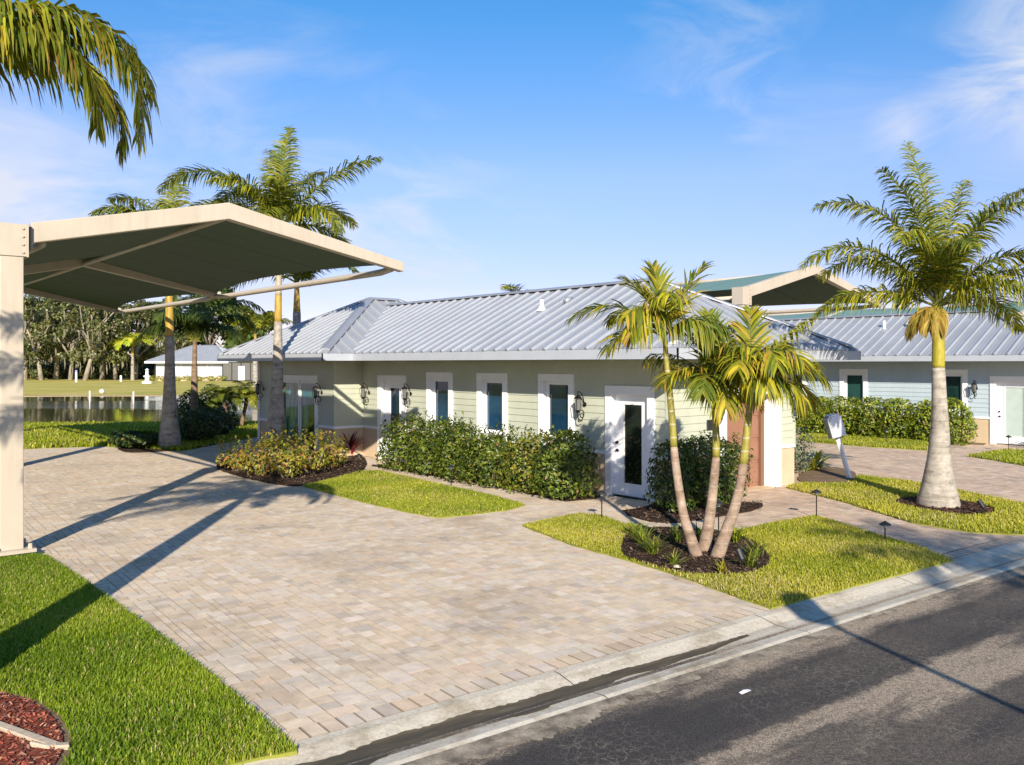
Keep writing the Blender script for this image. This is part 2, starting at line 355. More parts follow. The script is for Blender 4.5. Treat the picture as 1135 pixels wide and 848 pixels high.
# ------------------------------------------------------------------ mesh helpers
COL = scene.collection
def link(o, parent=None):
    COL.objects.link(o)
    if parent is not None: o.parent = parent
    return o
def tag(o, label=None, cat=None, group=None, kind=None):
    if label: o['label'] = label
    if cat: o['category'] = cat
    if group: o['group'] = group
    if kind: o['kind'] = kind
    return o
def empty(name, loc, rz=0, label=None, cat=None, group=None):
    o = bpy.data.objects.new(name, None); o.location = loc; o.rotation_euler = (0, 0, rz); o.empty_display_size = 0.3
    COL.objects.link(o); return tag(o, label, cat, group)
def copy_tree(o, parent=None):
    c = o.copy(); COL.objects.link(c)
    if parent is not None: c.parent = parent
    for ch in [x for x in o.children]: copy_tree(ch, c)
    return c
class MB:
    def __init__(s): s.v = []; s.f = []; s.mi = []; s.c = []
    def face(s, pts, m=0, col=None):
        i = len(s.v); s.v.extend([tuple(p) for p in pts]); s.f.append(tuple(range(i, i + len(pts)))); s.mi.append(m); s.c.append(col)
    def idx(s, vs, fs, m=0, col=None):
        i = len(s.v); s.v.extend([tuple(p) for p in vs])
        for f in fs: s.f.append(tuple(i + k for k in f)); s.mi.append(m); s.c.append(col)
    def box(s, a, b, m=0, col=None):
        x0, y0, z0 = a; x1, y1, z1 = b
        vs = [(x0, y0, z0), (x1, y0, z0), (x1, y1, z0), (x0, y1, z0), (x0, y0, z1), (x1, y0, z1), (x1, y1, z1), (x0, y1, z1)]
        s.idx(vs, [(0, 3, 2, 1), (4, 5, 6, 7), (0, 1, 5, 4), (1, 2, 6, 5), (2, 3, 7, 6), (3, 0, 4, 7)], m, col)
    def prism(s, poly, z0, z1, m=0):
        n = len(poly)
        a = sum(poly[i][0] * poly[(i + 1) % n][1] - poly[(i + 1) % n][0] * poly[i][1] for i in range(n))
        if a < 0: poly = poly[::-1]
        vs = [(p[0], p[1], z0) for p in poly] + [(p[0], p[1], z1) for p in poly]
        fs = [tuple(range(n, 2 * n)), tuple(range(n - 1, -1, -1))] + [(i, (i + 1) % n, n + (i + 1) % n, n + i) for i in range(n)]
        s.idx(vs, fs, m)
    def tube(s, pts, rad, n=8, m=0, cap=True, col=None):
        pts = [Vector(p) for p in pts]
        if isinstance(rad, (int, float)): rad = [rad] * len(pts)
        rings = []; ref = Vector((0, 0, 1))
        t0 = (pts[1] - pts[0]).normalized()
        if abs(t0.dot(ref)) > 0.9: ref = Vector((1, 0, 0))
        side = t0.cross(ref).normalized()
        for i, p in enumerate(pts):
            t = (pts[min(i + 1, len(pts) - 1)] - pts[max(i - 1, 0)]).normalized()
            side = (side - t * side.dot(t)).normalized(); up = t.cross(side)
            rings.append([p + (side * math.cos(2 * math.pi * k / n) + up * math.sin(2 * math.pi * k / n)) * rad[i] for k in range(n)])
        vs = [q for r in rings for q in r]; fs = []
        for i in range(len(pts) - 1):
            for k in range(n):
                fs.append((i * n + k, i * n + (k + 1) % n, (i + 1) * n + (k + 1) % n, (i + 1) * n + k))
        if cap:
            fs.append(tuple(range(n - 1, -1, -1))); fs.append(tuple((len(pts) - 1) * n + k for k in range(n)))
        s.idx(vs, fs, m, col)
    def beam(s, pts, w, hts, m=0):
        """rectangular beam following pts; width w (horizontal), heights hts (top at pts)"""
        pts = [Vector(p) for p in pts]; rings = []
        for i, p in enumerate(pts):
            t = (pts[min(i + 1, len(pts) - 1)] - pts[max(i - 1, 0)]); sd = Vector((t.y, -t.x, 0)).normalized() * (w / 2)
            hh = Vector((0, 0, hts[i])); rings.append([p + sd, p - sd, p - sd - hh, p + sd - hh])
        vs = [q for r in rings for q in r]; fs = []
        for i in range(len(pts) - 1):
            for k in range(4): fs.append((i * 4 + k, i * 4 + (k + 1) % 4, (i + 1) * 4 + (k + 1) % 4, (i + 1) * 4 + k))
        fs.append((3, 2, 1, 0)); e = (len(pts) - 1) * 4; fs.append((e, e + 1, e + 2, e + 3)); s.idx(vs, fs, m)
    def build(s, name, mats, parent=None, smooth=False, loc=None, fix=False):
        me = bpy.data.meshes.new(name); me.from_pydata(s.v, [], s.f)
        if not isinstance(mats, (list, tuple)): mats = [mats]
        for m in mats: me.materials.append(m)
        me.polygons.foreach_set('material_index', s.mi)
        if any(c is not None for c in s.c):
            at = me.color_attributes.new('Col', 'FLOAT_COLOR', 'CORNER')
            data = np.ones((len(me.loops), 4), dtype=np.float32); k = 0
            for f, c in zip(s.f, s.c):
                data[k:k + len(f), :3] = c if c is not None else (1, 1, 1); k += len(f)
            at.data.foreach_set('color', data.ravel())
        if fix:
            bm = bmesh.new(); bm.from_mesh(me); bmesh.ops.recalc_face_normals(bm, faces=bm.faces); bm.to_mesh(me); bm.free()
        if smooth: me.polygons.foreach_set('use_smooth', [True] * len(me.polygons))
        me.update()
        o = bpy.data.objects.new(name, me); link(o, parent)
        if loc: o.location = loc
        return o
def bevel(o, w=0.01, seg=2):
    b = o.modifiers.new('bevel', 'BEVEL'); b.width = w; b.segments = seg; b.limit_method = 'ANGLE'; b.angle_limit = R(40)
    return o
def in_poly(P, poly):
    x, y = P[:, 0], P[:, 1]; ins = np.zeros(len(P), bool); n = len(poly)
    for i in range(n):
        x1, y1 = poly[i]; x2, y2 = poly[(i + 1) % n]
        c = (y1 > y) != (y2 > y)
        with np.errstate(divide='ignore', invalid='ignore'):
            ins ^= c & (x < (x2 - x1) * (y - y1) / (y2 - y1 + 1e-12) + x1)
    return ins
def smooth_poly(poly, it=2):
    for _ in range(it):
        q = []
        for i in range(len(poly)):
            a = poly[i]; b = poly[(i + 1) % len(poly)]
            q += [(a[0] * .75 + b[0] * .25, a[1] * .75 + b[1] * .25), (a[0] * .25 + b[0] * .75, a[1] * .25 + b[1] * .75)]
        poly = q
    return poly
def ragged(poly, step=0.25, amp=0.03):
    q = []
    for i in range(len(poly)):
        a = Vector(poly[i]); b = Vector(poly[(i + 1) % len(poly)]); L = (b - a).length; n = max(1, int(L / step))
        nv = Vector((-(b - a).y, (b - a).x)).normalized() if L > 0 else Vector((0, 0))
        for k in range(n):
            p = a.lerp(b, k / n) + nv * (random.uniform(-amp, amp) if k else 0); q.append((p.x, p.y))
    return q

# ------------------------------------------------------------------ site frame
RZ = R(-49.6355)
UX = Vector((0.64765, -0.76194)); VX = Vector((0.76194, 0.64765)); CORNER = Vector((3.2377, 17.6264))
def site(X, Y, z=0.0):
    w = CORNER + UX * X + VX * Y; return (w.x, w.y, z)
K0 = Vector((-1.214, 6.888)); KD = Vector((0.80, 0.60)); KN = Vector((0.60, -0.80))
def kerb_pt(s, o): w = K0 + KD * s + KN * o; return (w.x, w.y)
ROAD_OFF = K0.dot(Vector((-0.60, 0.80)))
M['asphalt'] = asphalt_material()

# ------------------------------------------------------------------ ground, water, road
mb = MB(); mb.face([(-900, -300, -0.15), (900, -300, -0.15), (900, 1400, -0.15), (-900, 1400, -0.15)])
tag(mb.build('ground', M['ground']), kind='structure')
base = MB(); base.prism([kerb_pt(-40, -0.0), kerb_pt(70, -0.0), (110, 150), (40, 150), (14, 44), (-13.0, 42.3), (-26, 41.0), (-60, 40.2), (-100, 40.0)], -0.14, -0.012)
tag(base.build('lot_lawn', M['lawn']), kind='structure')
mb = MB(); mb.face([(-160, 39.0, -0.12), (30, 39.0, -0.12), (30, 79, -0.12), (-12, 80.5, -0.12), (-25, 81.5, -0.12), (-48, 78.5, -0.12), (-160, 76, -0.12)])
tag(mb.build('pond', M['water']), kind='structure')
mb = MB(); mb.prism(ragged([(-160, 75.8), (-48, 78.2), (-25, 81.2), (-12, 80.2), (30, 78.8), (30, 80.8), (-12, 82.6), (-25, 83.4), (-48, 80.4), (-160, 78.6)], 2.0, 0.25), -0.145, -0.09)
tag(mb.build('pond_shore', M['sand']), kind='structure')

# road, kerb
mb = MB(); mb.face([(*kerb_pt(-40, 0.5), -0.03), (*kerb_pt(-40, 8.0), -0.03), (*kerb_pt(70, 8.0), -0.03), (*kerb_pt(70, 0.5), -0.03)])
tag(mb.build('road', M['asphalt']), kind='structure')
mb = MB(); prof = [(0.0, -0.14), (0.0, 0.004), (0.10, 0.0), (0.30, -0.042), (0.44, -0.042), (0.70, -0.016), (0.76, -0.026), (0.78, -0.14)]
smp = np.arange(-40, 70.01, 3.0)
for i in range(len(smp) - 1):
    a, b = smp[i] + 0.006, smp[i + 1] - 0.006
    for (o0, z0), (o1, z1) in zip(prof[:-1], prof[1:]):
        mb.face([(*kerb_pt(a, o0), z0), (*kerb_pt(a, o1), z1), (*kerb_pt(b, o1), z1), (*kerb_pt(b, o0), z0)])
mb.face([(*kerb_pt(-40, 0.0), -0.06), (*kerb_pt(-40, 0.66), -0.06), (*kerb_pt(70, 0.66), -0.06), (*kerb_pt(70, 0.0), -0.06)])
tag(mb.build('kerb', M['kerb']), kind='structure')
# sandy dust washed over the asphalt along the kerb
mb = MB(); a_ = []; b_ = []
for s_ in np.linspace(-4, 12, 520):
    wd = max(0.03, 0.30 - 0.026 * (s_ + 1)) * (0.8 + 0.2 * math.sin(s_ * 1.7) + 0.16 * math.sin(s_ * 4.9 + 1) + 0.1 * math.sin(s_ * 13.3) + random.uniform(-.16, .16))
    a_.append(kerb_pt(s_, 0.745)); b_.append(kerb_pt(s_, 0.77 + max(0.02, wd)))
for i in range(len(a_) - 1): mb.face([(*a_[i], -0.0245), (*b_[i], -0.0258), (*b_[i + 1], -0.0258), (*a_[i + 1], -0.0245)])
tag(mb.build('road_sand', M['road_sand']), kind='stuff')
# opposite verge
mb = MB(); mb.prism([kerb_pt(-40, 8.0), kerb_pt(70, 8.0), kerb_pt(70, 60), kerb_pt(-40, 60)], -0.14, 0.0)
tag(mb.build('verge', M['lawn']), kind='structure')
# wet silt in the gutter: follows the valley of the kerb
mb = MB(); top = []; bot = []
ss = np.linspace(-3.4, 4.45, 190)
def gz(o): 
    for (o0, z0), (o1, z1) in zip(prof[:-1], prof[1:]):
        if o0 <= o <= o1 and o1 > o0: return z0 + (z1 - z0) * (o - o0) / (o1 - o0)
    return -0.03
for s_ in ss:
    f = min(1.0, max(0.0, (4.45 - s_) / 3.6)) ** 0.7
    wv = 0.5 + 0.28 * math.sin(s_ * 3.1) + 0.22 * math.sin(s_ * 7.7 + 1)
    top.append((s_, 0.345 - f * (0.03 + 0.05 * wv) - 0.022 * random.random())); bot.append((s_, 0.375 + f * (0.10 + 0.15 * (1 - wv) + 0.03 * random.random())))
NS = 8
for i in range(len(ss) - 1):
    for k in range(NS):
        q = []
        for (ii, kk) in ((i, k), (i, k + 1), (i + 1, k + 1), (i + 1, k)):
            o = top[ii][1] + (bot[ii][1] - top[ii][1]) * kk / NS
            q.append((*kerb_pt(ss[ii], o), max(gz(o), -0.042) + 0.004))
        mb.face(q)
tag(mb.build('gutter_silt', M['wet']), kind='stuff')

# ------------------------------------------------------------------ pavers
PAL = [((0.66, 0.53, 0.39), 6), ((0.62, 0.495, 0.35), 4), ((0.61, 0.525, 0.43), 5), ((0.50, 0.425, 0.345), 1.8), ((0.64, 0.485, 0.335), 2.4), ((0.70, 0.60, 0.485), 3.5), ((0.55, 0.43, 0.295), 1.3)]
PAL2 = [((0.60, 0.44, 0.32), 4), ((0.53, 0.39, 0.29), 4), ((0.46, 0.36, 0.28), 2.2), ((0.65, 0.50, 0.37), 3), ((0.40, 0.32, 0.26), 1.0), ((0.66, 0.54, 0.42), 1.5)]
def pick(pal, calm=0.30):
    r = random.random() * sum(w for _, w in pal)
    for c, w in pal:
        r -= w
        if r <= 0: break
    tw = sum(w for _, w in pal); mean = [sum(q[0][i] * q[1] for q in pal) / tw for i in range(3)]
    c = tuple(a * (1 - calm) + b * calm for a, b in zip(c, mean))
    k = random.uniform(0.94, 1.06); return tuple(q * k * random.uniform(0.985, 1.015) for q in c)
def tile(mb, x0, y0, x1, y1, zt, col, fr, g=0.0022, dk=0.62):
    b = 0.006; x0 += g; y0 += g; x1 -= g; y1 -= g
    zt += random.uniform(-0.0012, 0.0012)
    a = [(x0, y0), (x1, y0), (x1, y1), (x0, y1)]; c = [(x0 + b, y0 + b), (x1 - b, y0 + b), (x1 - b, y1 - b), (x0 + b, y1 - b)]
    dark = tuple(q * dk for q in col)
    vs = [fr(p[0], p[1], zt - 0.010) for p in a] + [fr(p[0], p[1], zt - 0.004) for p in a] + [fr(p[0], p[1], zt) for p in c]
    mb.idx(vs, [(8, 9, 10, 11)], 0, col)
    mb.idx(vs, [(0, 1, 5, 4), (1, 2, 6, 5), (2, 3, 7, 6), (3, 0, 4, 7), (4, 5, 9, 8), (5, 6, 10, 9), (6, 7, 11, 10), (7, 4, 8, 11)], 0, dark)
def paving(name, poly_w, pal, unit=0.082, kind='structure'):
    poly_site = [((Vector(p) - K0).dot(KD), -(Vector(p) - K0).dot(KN)) for p in poly_w]
    frame = lambda a, b, z: (*(K0 + KD * a - KN * b), z)
    mb = MB(); xs = [p[0] for p in poly_site]; ys = [p[1] for p in poly_site]
    nx = int((max(xs) - min(xs)) / unit) + 1; ny = int((max(ys) - min(ys)) / unit) + 1
    cx_ = min(xs) + (np.arange(nx) + 0.5) * unit; cy_ = min(ys) + (np.arange(ny) + 0.5) * unit
    gx, gy = np.meshgrid(cx_, cy_, indexing='ij')
    ok = in_poly(np.stack([gx.ravel(), gy.ravel()], 1), poly_site).reshape(nx, ny)
    used = ~ok
    sizes = [(3, 2), (2, 2), (2, 3), (3, 3), (2, 1), (1, 2), (1, 1)]
    for j in range(ny):
        for i in range(nx):
            if used[i, j]: continue
            order = random.choices(sizes[:4], weights=(5, 5, 1.5, 1.2), k=2) + [(2, 2), (2, 1), (1, 2), (1, 1)]
            for (a, b) in order:
                if i + a <= nx and j + b <= ny and not used[i:i + a, j:j + b].any():
                    used[i:i + a, j:j + b] = True
                    tile(mb, min(xs) + i * unit, min(ys) + j * unit, min(xs) + (i + a) * unit, min(ys) + (j + b) * unit, 0.0, pick(pal), frame)
                    break
    o = mb.build(name, M['stone']); return tag(o, kind=kind)
def to_site(p):
    d = Vector(p) - CORNER; return (d.dot(UX), d.dot(VX))
def sand_base(name, poly_w):
    mb = MB(); mb.prism(poly_w, -0.0118, -0.0075); return tag(mb.build(name, M['paver_sand']), kind='structure')
drive1 = [kerb_pt(-1.65, -0.2605), kerb_pt(9.4, -0.2605), site(3.9, -4.9)[:2], site(3.5, -0.9)[:2], site(0.2, -0.9)[:2], site(0.2, -0.02)[:2], site(-12.26, -0.02)[:2], site(-12.26, -1.02)[:2], site(-17.9, -1.02)[:2],
          site(-18.6, 3.5)[:2], site(-22.2, 3.5)[:2], site(-21.8, -3.2)[:2], (-14.405, 30.109), (-16.713, 29.000), (-18.760, 28.402), (-11.775, 17.548), (-8.504, 12.874), (-7.073, 12.934), (-5.616, 11.291), (-3.891, 9.276), (-2.501, 7.573), (-1.915, 6.802)]
sand_base('driveway_bed', [kerb_pt(-1.65, -0.002), kerb_pt(9.4, -0.002)] + drive1[2:])
paving('driveway', drive1, PAL)
drive2 = [site(0.2, -0.9)[:2], site(3.5, -0.9)[:2], site(3.9, -4.9)[:2], kerb_pt(9.4, -0.2605), kerb_pt(34, -0.2605), site(9.0, 24)[:2], site(-14, 19.36)[:2], site(-14, 5.2)[:2], site(-1.0, 5.2)[:2], site(0.02, 4.7)[:2], site(0.02, -0.02)[:2], site(0.2, -0.02)[:2]]
sand_base('rear_driveway_bed', [kerb_pt(9.4, -0.002) if i == 3 else kerb_pt(34, -0.002) if i == 4 else tuple(p) for i, p in enumerate(drive2)])
paving('rear_driveway', drive2, PAL2)
# soldier course of long pavers along the kerb
mb = MB(); s_ = -1.75
def kf(a, b, z): w = K0 + KD * a - KN * b; return (w.x, w.y, z)
while s_ < 33:
    wdt = random.choice((0.155, 0.165, 0.175)); tile(mb, s_, 0.004, s_ + wdt, 0.256, 0.004, pick(PAL if s_ < 9 else PAL2), kf, 0.006, 0.45); s_ += wdt
tag(mb.build('driveway_edging', M['stone']), kind='structure')

# ------------------------------------------------------------------ lawns, beds
def slab(name, poly, mat, z=0.018, kind='structure', step=0.22, amp=0.025, dome=0.0):
    p = ragged(poly, step, amp); mb = MB(); mb.prism(p, -0.011, z); o = mb.build(name, M[mat])
    bm = bmesh.new(); bm.from_mesh(o.data); bmesh.ops.triangulate(bm, faces=[f for f in bm.faces if len(f.verts) > 4]); bm.to_mesh(o.data); bm.free()
    return tag(o, kind=kind)
def blades(name, poly, dens, h=(0.035, 0.075), w=0.007, z=0.016, holes=(), pal=None, dry=0.12, near=None, patch=0.9):
    pal = pal or [(0.22, 0.28, 0.022), (0.32, 0.36, 0.03), (0.42, 0.42, 0.055)]
    P = np.array(poly); lo = P.min(0); hi = P.max(0); n = int((hi - lo).prod() * dens)
    pts = lo + rng.random((n, 2)) * (hi - lo); k = in_poly(pts, poly)
    for hl in holes: k &= ~in_poly(pts, hl)
    pts = pts[k]
    # keep to what the picture can show
    vis = (pts[:, 1] > 5.6) & (np.abs(pts[:, 0]) < pts[:, 1] * 0.64 + 0.6); pts = pts[vis]; n = len(pts)
    az = rng.random(n) * 6.283; ln = rng.uniform(h[0], h[1], n); lean = rng.uniform(0.15, 1.0, n) * ln
    d = np.stack([np.cos(az), np.sin(az)], 1); sidev = np.stack([-np.sin(az), np.cos(az)], 1) * (w * rng.uniform(0.6, 1.3, n))[:, None]
    b = np.concatenate([pts, np.full((n, 1), z)], 1)
    V = np.zeros((n, 5, 3), np.float32)
    V[:, 0] = b; V[:, 0, :2] -= sidev; V[:, 1] = b; V[:, 1, :2] += sidev
    mid = b.copy(); mid[:, :2] += d * (lean * 0.35)[:, None]; mid[:, 2] += ln * 0.62
    V[:, 2] = mid; V[:, 2, :2] += sidev * 0.8; V[:, 3] = mid; V[:, 3, :2] -= sidev * 0.8
    V[:, 4] = b; V[:, 4, :2] += d * lean[:, None]; V[:, 4, 2] += ln * 0.95
    me = bpy.data.meshes.new(name); me.vertices.add(n * 5); me.vertices.foreach_set('co', V.ravel())
    base = (np.arange(n) * 5)[:, None]
    loops = np.concatenate([base + np.array([0, 1, 2, 3]), base + np.array([3, 2, 4])], 1).ravel()
    me.loops.add(n * 7); me.loops.foreach_set('vertex_index', loops.astype(np.int32))
    st = np.stack([np.arange(n) * 7, np.arange(n) * 7 + 4], 1).ravel(); tot = np.tile([4, 3], n)
    me.polygons.add(n * 2); me.polygons.foreach_set('loop_start', st.astype(np.int32)); me.polygons.foreach_set('loop_total', tot.astype(np.int32))
    # colour: gentle patches plus blade to blade variation
    q = 0.5 + 0.25 * np.sin(pts[:, 0] * 2.1 + 1.3 * np.sin(pts[:, 1] * 1.7)) + 0.25 * np.sin(pts[:, 1] * 2.6 + 2 * np.sin(pts[:, 0] * 1.1))
    q = np.clip(q * patch + rng.normal(0, 0.33, n), 0, 1)
    pl = np.array(pal); idx = q * (len(pl) - 1); i0 = np.clip(idx.astype(int), 0, len(pl) - 2); fr = (idx - i0)[:, None]
    c = pl[i0] * (1 - fr) + pl[i0 + 1] * fr
    pn = 0.5 + 0.5 * np.sin(pts[:, 0] * 1.3 + 2.2 * np.sin(pts[:, 1] * 0.9 + 1)) * np.sin(pts[:, 1] * 1.15 + 1.7 * np.sin(pts[:, 0] * 0.7)); dr = rng.random(n) < dry * (0.25 + 2.2 * pn ** 2); c[dr] = np.array([0.52, 0.43, 0.18]) * rng.uniform(0.8, 1.15, (dr.sum(), 1))
    c *= rng.uniform(0.82, 1.18, (n, 1))
    ca = np.ones((n, 7, 4), np.float32); ca[:, :, :3] = c[:, None, :]
    me.materials.append(M['grass']); me.update(calc_edges=True)
    at = me.color_attributes.new('Col', 'FLOAT_COLOR', 'CORNER'); at.data.foreach_set('color', ca.ravel())
    me.validate(); o = bpy.data.objects.new(name, me); link(o); return tag(o, kind='stuff')
def chips(name, poly, dens, pal, z=0.03, size=(0.02, 0.06), holes=()):
    P = np.array(poly); lo = P.min(0); hi = P.max(0); n = int((hi - lo).prod() * dens)
    pts = lo + rng.random((n, 2)) * (hi - lo); k = in_poly(pts, poly)
    for hl in holes: k &= ~in_poly(pts, hl)
    mb = MB()
    for p in pts[k]:
        a = random.uniform(0, 6.28); l = random.uniform(*size); w = l * random.uniform(0.2, 0.45); e = random.uniform(-0.5, 0.5)
        d = Vector((math.cos(a) * math.cos(e), math.sin(a) * math.cos(e), math.sin(e))) * l; s = Vector((-math.sin(a), math.cos(a), random.uniform(-.5, .5))) * w
        c = Vector((p[0], p[1], z + random.uniform(0, 0.018))); col = random.choice(pal); f = random.uniform(0.7, 1.3)
        mb.face([c - d / 2 - s / 2, c + d / 2 - s / 2, c + d / 2 + s / 2, c - d / 2 + s / 2], 0, tuple(q * f for q in col))
    return tag(mb.build(name, M['chips']), kind='stuff')
DARKCH = [(0.03, 0.018, 0.012), (0.06, 0.035, 0.024), (0.10, 0.06, 0.042), (0.16, 0.11, 0.08)]
REDCH = [(0.30, 0.07, 0.04), (0.40, 0.12, 0.07), (0.20, 0.045, 0.03), (0.46, 0.24, 0.15), (0.10, 0.04, 0.03)]

# near left lawn with the red mulch bed
L1 = [(-1.598, 6.377), (-2.501, 7.573), (-3.891, 9.276), (-5.616, 11.291), (-6.914, 12.766), (-7.233, 12.904), (-8.386, 12.696), (-13.062, 11.624), kerb_pt(-14, -0.02), kerb_pt(-1.62, -0.02)]
redbed = smooth_poly([(-5.826, 6.940), (-5.069, 7.674), (-4.358, 7.426), (-3.898, 7.156), (-3.463, 6.639), (-3.268, 6.191), (-3.195, 5.543), (-3.948, 5.228)], 2)
rededge = smooth_poly([(-5.974, 7.028), (-5.214, 7.894), (-4.414, 7.548), (-3.899, 7.269), (-3.372, 6.736), (-3.123, 6.136), (-3.044, 5.381), (-3.929, 5.130)], 2)
slab('front_lawn', L1, 'lawn')
slab('bare_soil_ring', rededge, 'soil', 0.022, amp=0.03)
slab('red_mulch_bed', redbed, 'red_mulch', 0.034, amp=0.02)
chips('red_mulch_chips', redbed, 1500, REDCH, 0.035, (0.02, 0.055))
blades('grass', L1, 5600, (0.03, 0.072), 0.0058, holes=(smooth_poly([(-5.826, 6.940), (-5.141, 7.782), (-4.385, 7.486), (-3.898, 7.212), (-3.431, 6.687), (-3.189, 6.163), (-3.134, 5.488), (-3.948, 5.228)], 2),), dry=0.07, pal=[(0.13, 0.21, 0.010), (0.21, 0.30, 0.016), (0.31, 0.37, 0.028)])

# lawn strip before the hedge, croton bed, hedge bed
L2 = [(-4.929, 20.183), (-4.435, 21.440), (-4.031, 22.863), (-3.565, 22.958), (-2.449, 21.440), (-1.397, 19.964), (-0.442, 18.678), (0.267, 17.492), (-0.133, 16.850), (-0.818, 16.350), (-1.360, 16.055), (-2.124, 16.748), (-3.409, 18.245)]
slab('lawn_strip', L2, 'lawn', 0.02, amp=0.03)
blades('grass', L2, 2200, (0.03, 0.07), 0.0085, dry=0.10)
cbed = smooth_poly([(-8.410, 23.957), (-8.311, 25.509), (-8.111, 27.277), (-7.174, 28.698), (-5.908, 29.309), (-4.762, 27.010), (-4.205, 25.045), (-3.950, 22.675), (-4.400, 21.274), (-4.904, 20.036), (-5.811, 20.637), (-7.088, 22.040)], 1)
slab('mulch_bed', cbed, 'mulch', 0.028, amp=0.03)
chips('mulch_chips', cbed, 260, DARKCH, 0.03, (0.03, 0.09))
hbed = [(-3.978, 24.273), (-3.128, 23.308), (-2.274, 22.344), (-0.773, 20.683), (0.253, 19.266), (1.118, 18.007), (1.788, 18.367), (1.985, 18.767), site(-1.85, -0.03)[:2], site(-9.6, -0.03)[:2]]
slab('mulch_bed', hbed, 'mulch', 0.028, amp=0.02)
chips('mulch_chips', hbed, 260, DARKCH, 0.03, (0.03, 0.09))
dbed = [(2.030, 16.697), (2.665, 17.165), (3.018, 17.866), (3.225, 17.660), (5.244, 17.890), (4.932, 17.006), (3.966, 16.206), (2.706, 15.348)]
slab('mulch_bed', smooth_poly(dbed, 1), 'mulch', 0.028, amp=0.03)
chips('mulch_chips', dbed, 300, DARKCH, 0.03, (0.03, 0.08))

# palm island lawn
L3 = [(0.185, 15.263), (0.708, 15.833), (1.290, 16.448), (1.709, 16.158), (2.001, 15.391), (2.690, 14.812), (3.414, 14.577), (4.005, 14.892), (4.779, 15.521), (5.740, 16.206), (5.999, 15.096), (6.188, 14.128), (6.397, 13.505), (6.420, 12.667), kerb_pt(7.35, -0.0), kerb_pt(5.33, -0.0), (2.817, 10.515), (2.345, 11.513), (2.008, 12.110), (1.587, 12.725), (0.904, 13.741)]
L3[14] = (L3[13][0] + 0.05, L3[13][1] - 0.1)
slab('palm_island_lawn', L3, 'lawn', 0.022, amp=0.02)
ring = smooth_poly([(1.571, 12.814), (1.951, 14.654), (2.510, 15.137), (3.174, 14.892), (3.798, 14.577), (3.945, 13.505), (3.761, 12.299), (3.219, 11.649), (2.611, 11.674), (2.314, 11.723), (1.966, 12.244)], 2)
slab('mulch_bed', ring, 'mulch', 0.034, amp=0.03)
chips('mulch_chips', ring, 420, DARKCH, 0.036, (0.025, 0.08))
blades('grass', L3, 3200, (0.025, 0.065), 0.0068, holes=(ring,), dry=0.17, pal=[(0.27, 0.31, 0.024), (0.39, 0.39, 0.035), (0.50, 0.46, 0.07)])

# lawn with the big palm
L4 = [(6.378, 19.964), (6.893, 20.560), (8.188, 20.714), (8.920, 22.040), (9.685, 21.031), (10.130, 19.401), (10.523, 17.615), (10.858, 16.055), kerb_pt(15.0, -0.01), kerb_pt(12.75, -0.01), (8.639, 14.462), (7.875, 14.654), (7.250, 15.565), (6.920, 17.890)]
slab('lawn_panel', L4, 'lawn', 0.02, amp=0.03)
pring = smooth_poly([(7.970, 18.007), (8.641, 18.552), (9.267, 18.245), (9.688, 17.548), (9.442, 16.596), (8.776, 16.111), (8.205, 16.497), (7.930, 17.219)], 2)
slab('mulch_bed', pring, 'mulch', 0.03, amp=0.02)
chips('mulch_chips', pring, 300, [(0.12, 0.05, 0.03), (0.06, 0.03, 0.02), (0.18, 0.08, 0.05)], 0.032, (0.03, 0.08))
sbed = [(6.879, 20.714), (7.811, 23.151), (8.511, 23.957), (9.188, 23.750), (9.016, 22.218), (8.209, 20.714), (7.493, 20.483)]
slab('soil_bed', smooth_poly(sbed, 1), 'soil', 0.024, amp=0.02)
blades('grass', L4, 1200, (0.04, 0.08), 0.010, holes=(pring, sbed), dry=0.15, pal=[(0.27, 0.31, 0.024), (0.39, 0.39, 0.035), (0.50, 0.46, 0.07)])
L5 = [(12.068, 35.548), (13.307, 34.873), (14.413, 33.193), (15.283, 31.667), (14.392, 29.309), (13.814, 28.461), (12.391, 29.687), (11.094, 31.414), (10.832, 32.412)]
slab('lawn_verge', L5, 'lawn', 0.02, amp=0.04)
blades('grass', L5, 500, (0.06, 0.11), 0.016, dry=0.1)
L6 = [(14.197, 26.696), (15.405, 27.744), (16.574, 28.549), (18.343, 27.550), (15.813, 21.693), (15.035, 22.582), (14.487, 24.252), (14.406, 25.509)]
slab('lawn_corner', L6, 'lawn', 0.02, amp=0.04)
blades('grass', L6, 500, (0.06, 0.11), 0.016, dry=0.1)
b2bed = [(11.618, 34.873), (13.223, 34.654), (14.241, 32.798), (15.110, 31.307), (16.743, 30.442), site(-1.2, 19.3)[:2], site(-10.5, 19.3)[:2]]
slab('soil_bed', b2bed, 'soil', 0.016, amp=0.03)
L7 = [(-18.664, 28.256), (-16.591, 29.000), (-14.327, 29.946), (-10.931, 28.256), (-10.5, 31.0), (-9, 40.5), (-13, 42.0), (-26, 40.7), (-55, 40.0), (-55, 30)]
slab('pond_lawn', L7, 'lawn', 0.006, amp=0.05, step=0.6)
blades('grass', L7, 110, (0.10, 0.19), 0.03, z=0.0, dry=0.08, pal=[(0.20, 0.25, 0.015), (0.29, 0.33, 0.02), (0.38, 0.38, 0.035)])
abed = smooth_poly([(-13.487, 29.153), (-14.414, 32.798), (-14.023, 36.250), (-12.330, 37.483), (-10.723, 34.012), (-10.508, 30.955), (-10.920, 28.698), (-11.850, 27.970), (-12.523, 27.828)], 1)
slab('mulch_bed', abed, 'mulch', 0.024, amp=0.04)
slab('soil_bed', smooth_poly([(-12.678, 37.230), (-12.747, 39.640), (-11.579, 39.357), (-10.807, 36.733), (-11.924, 36.250)], 1), 'sand', 0.03)

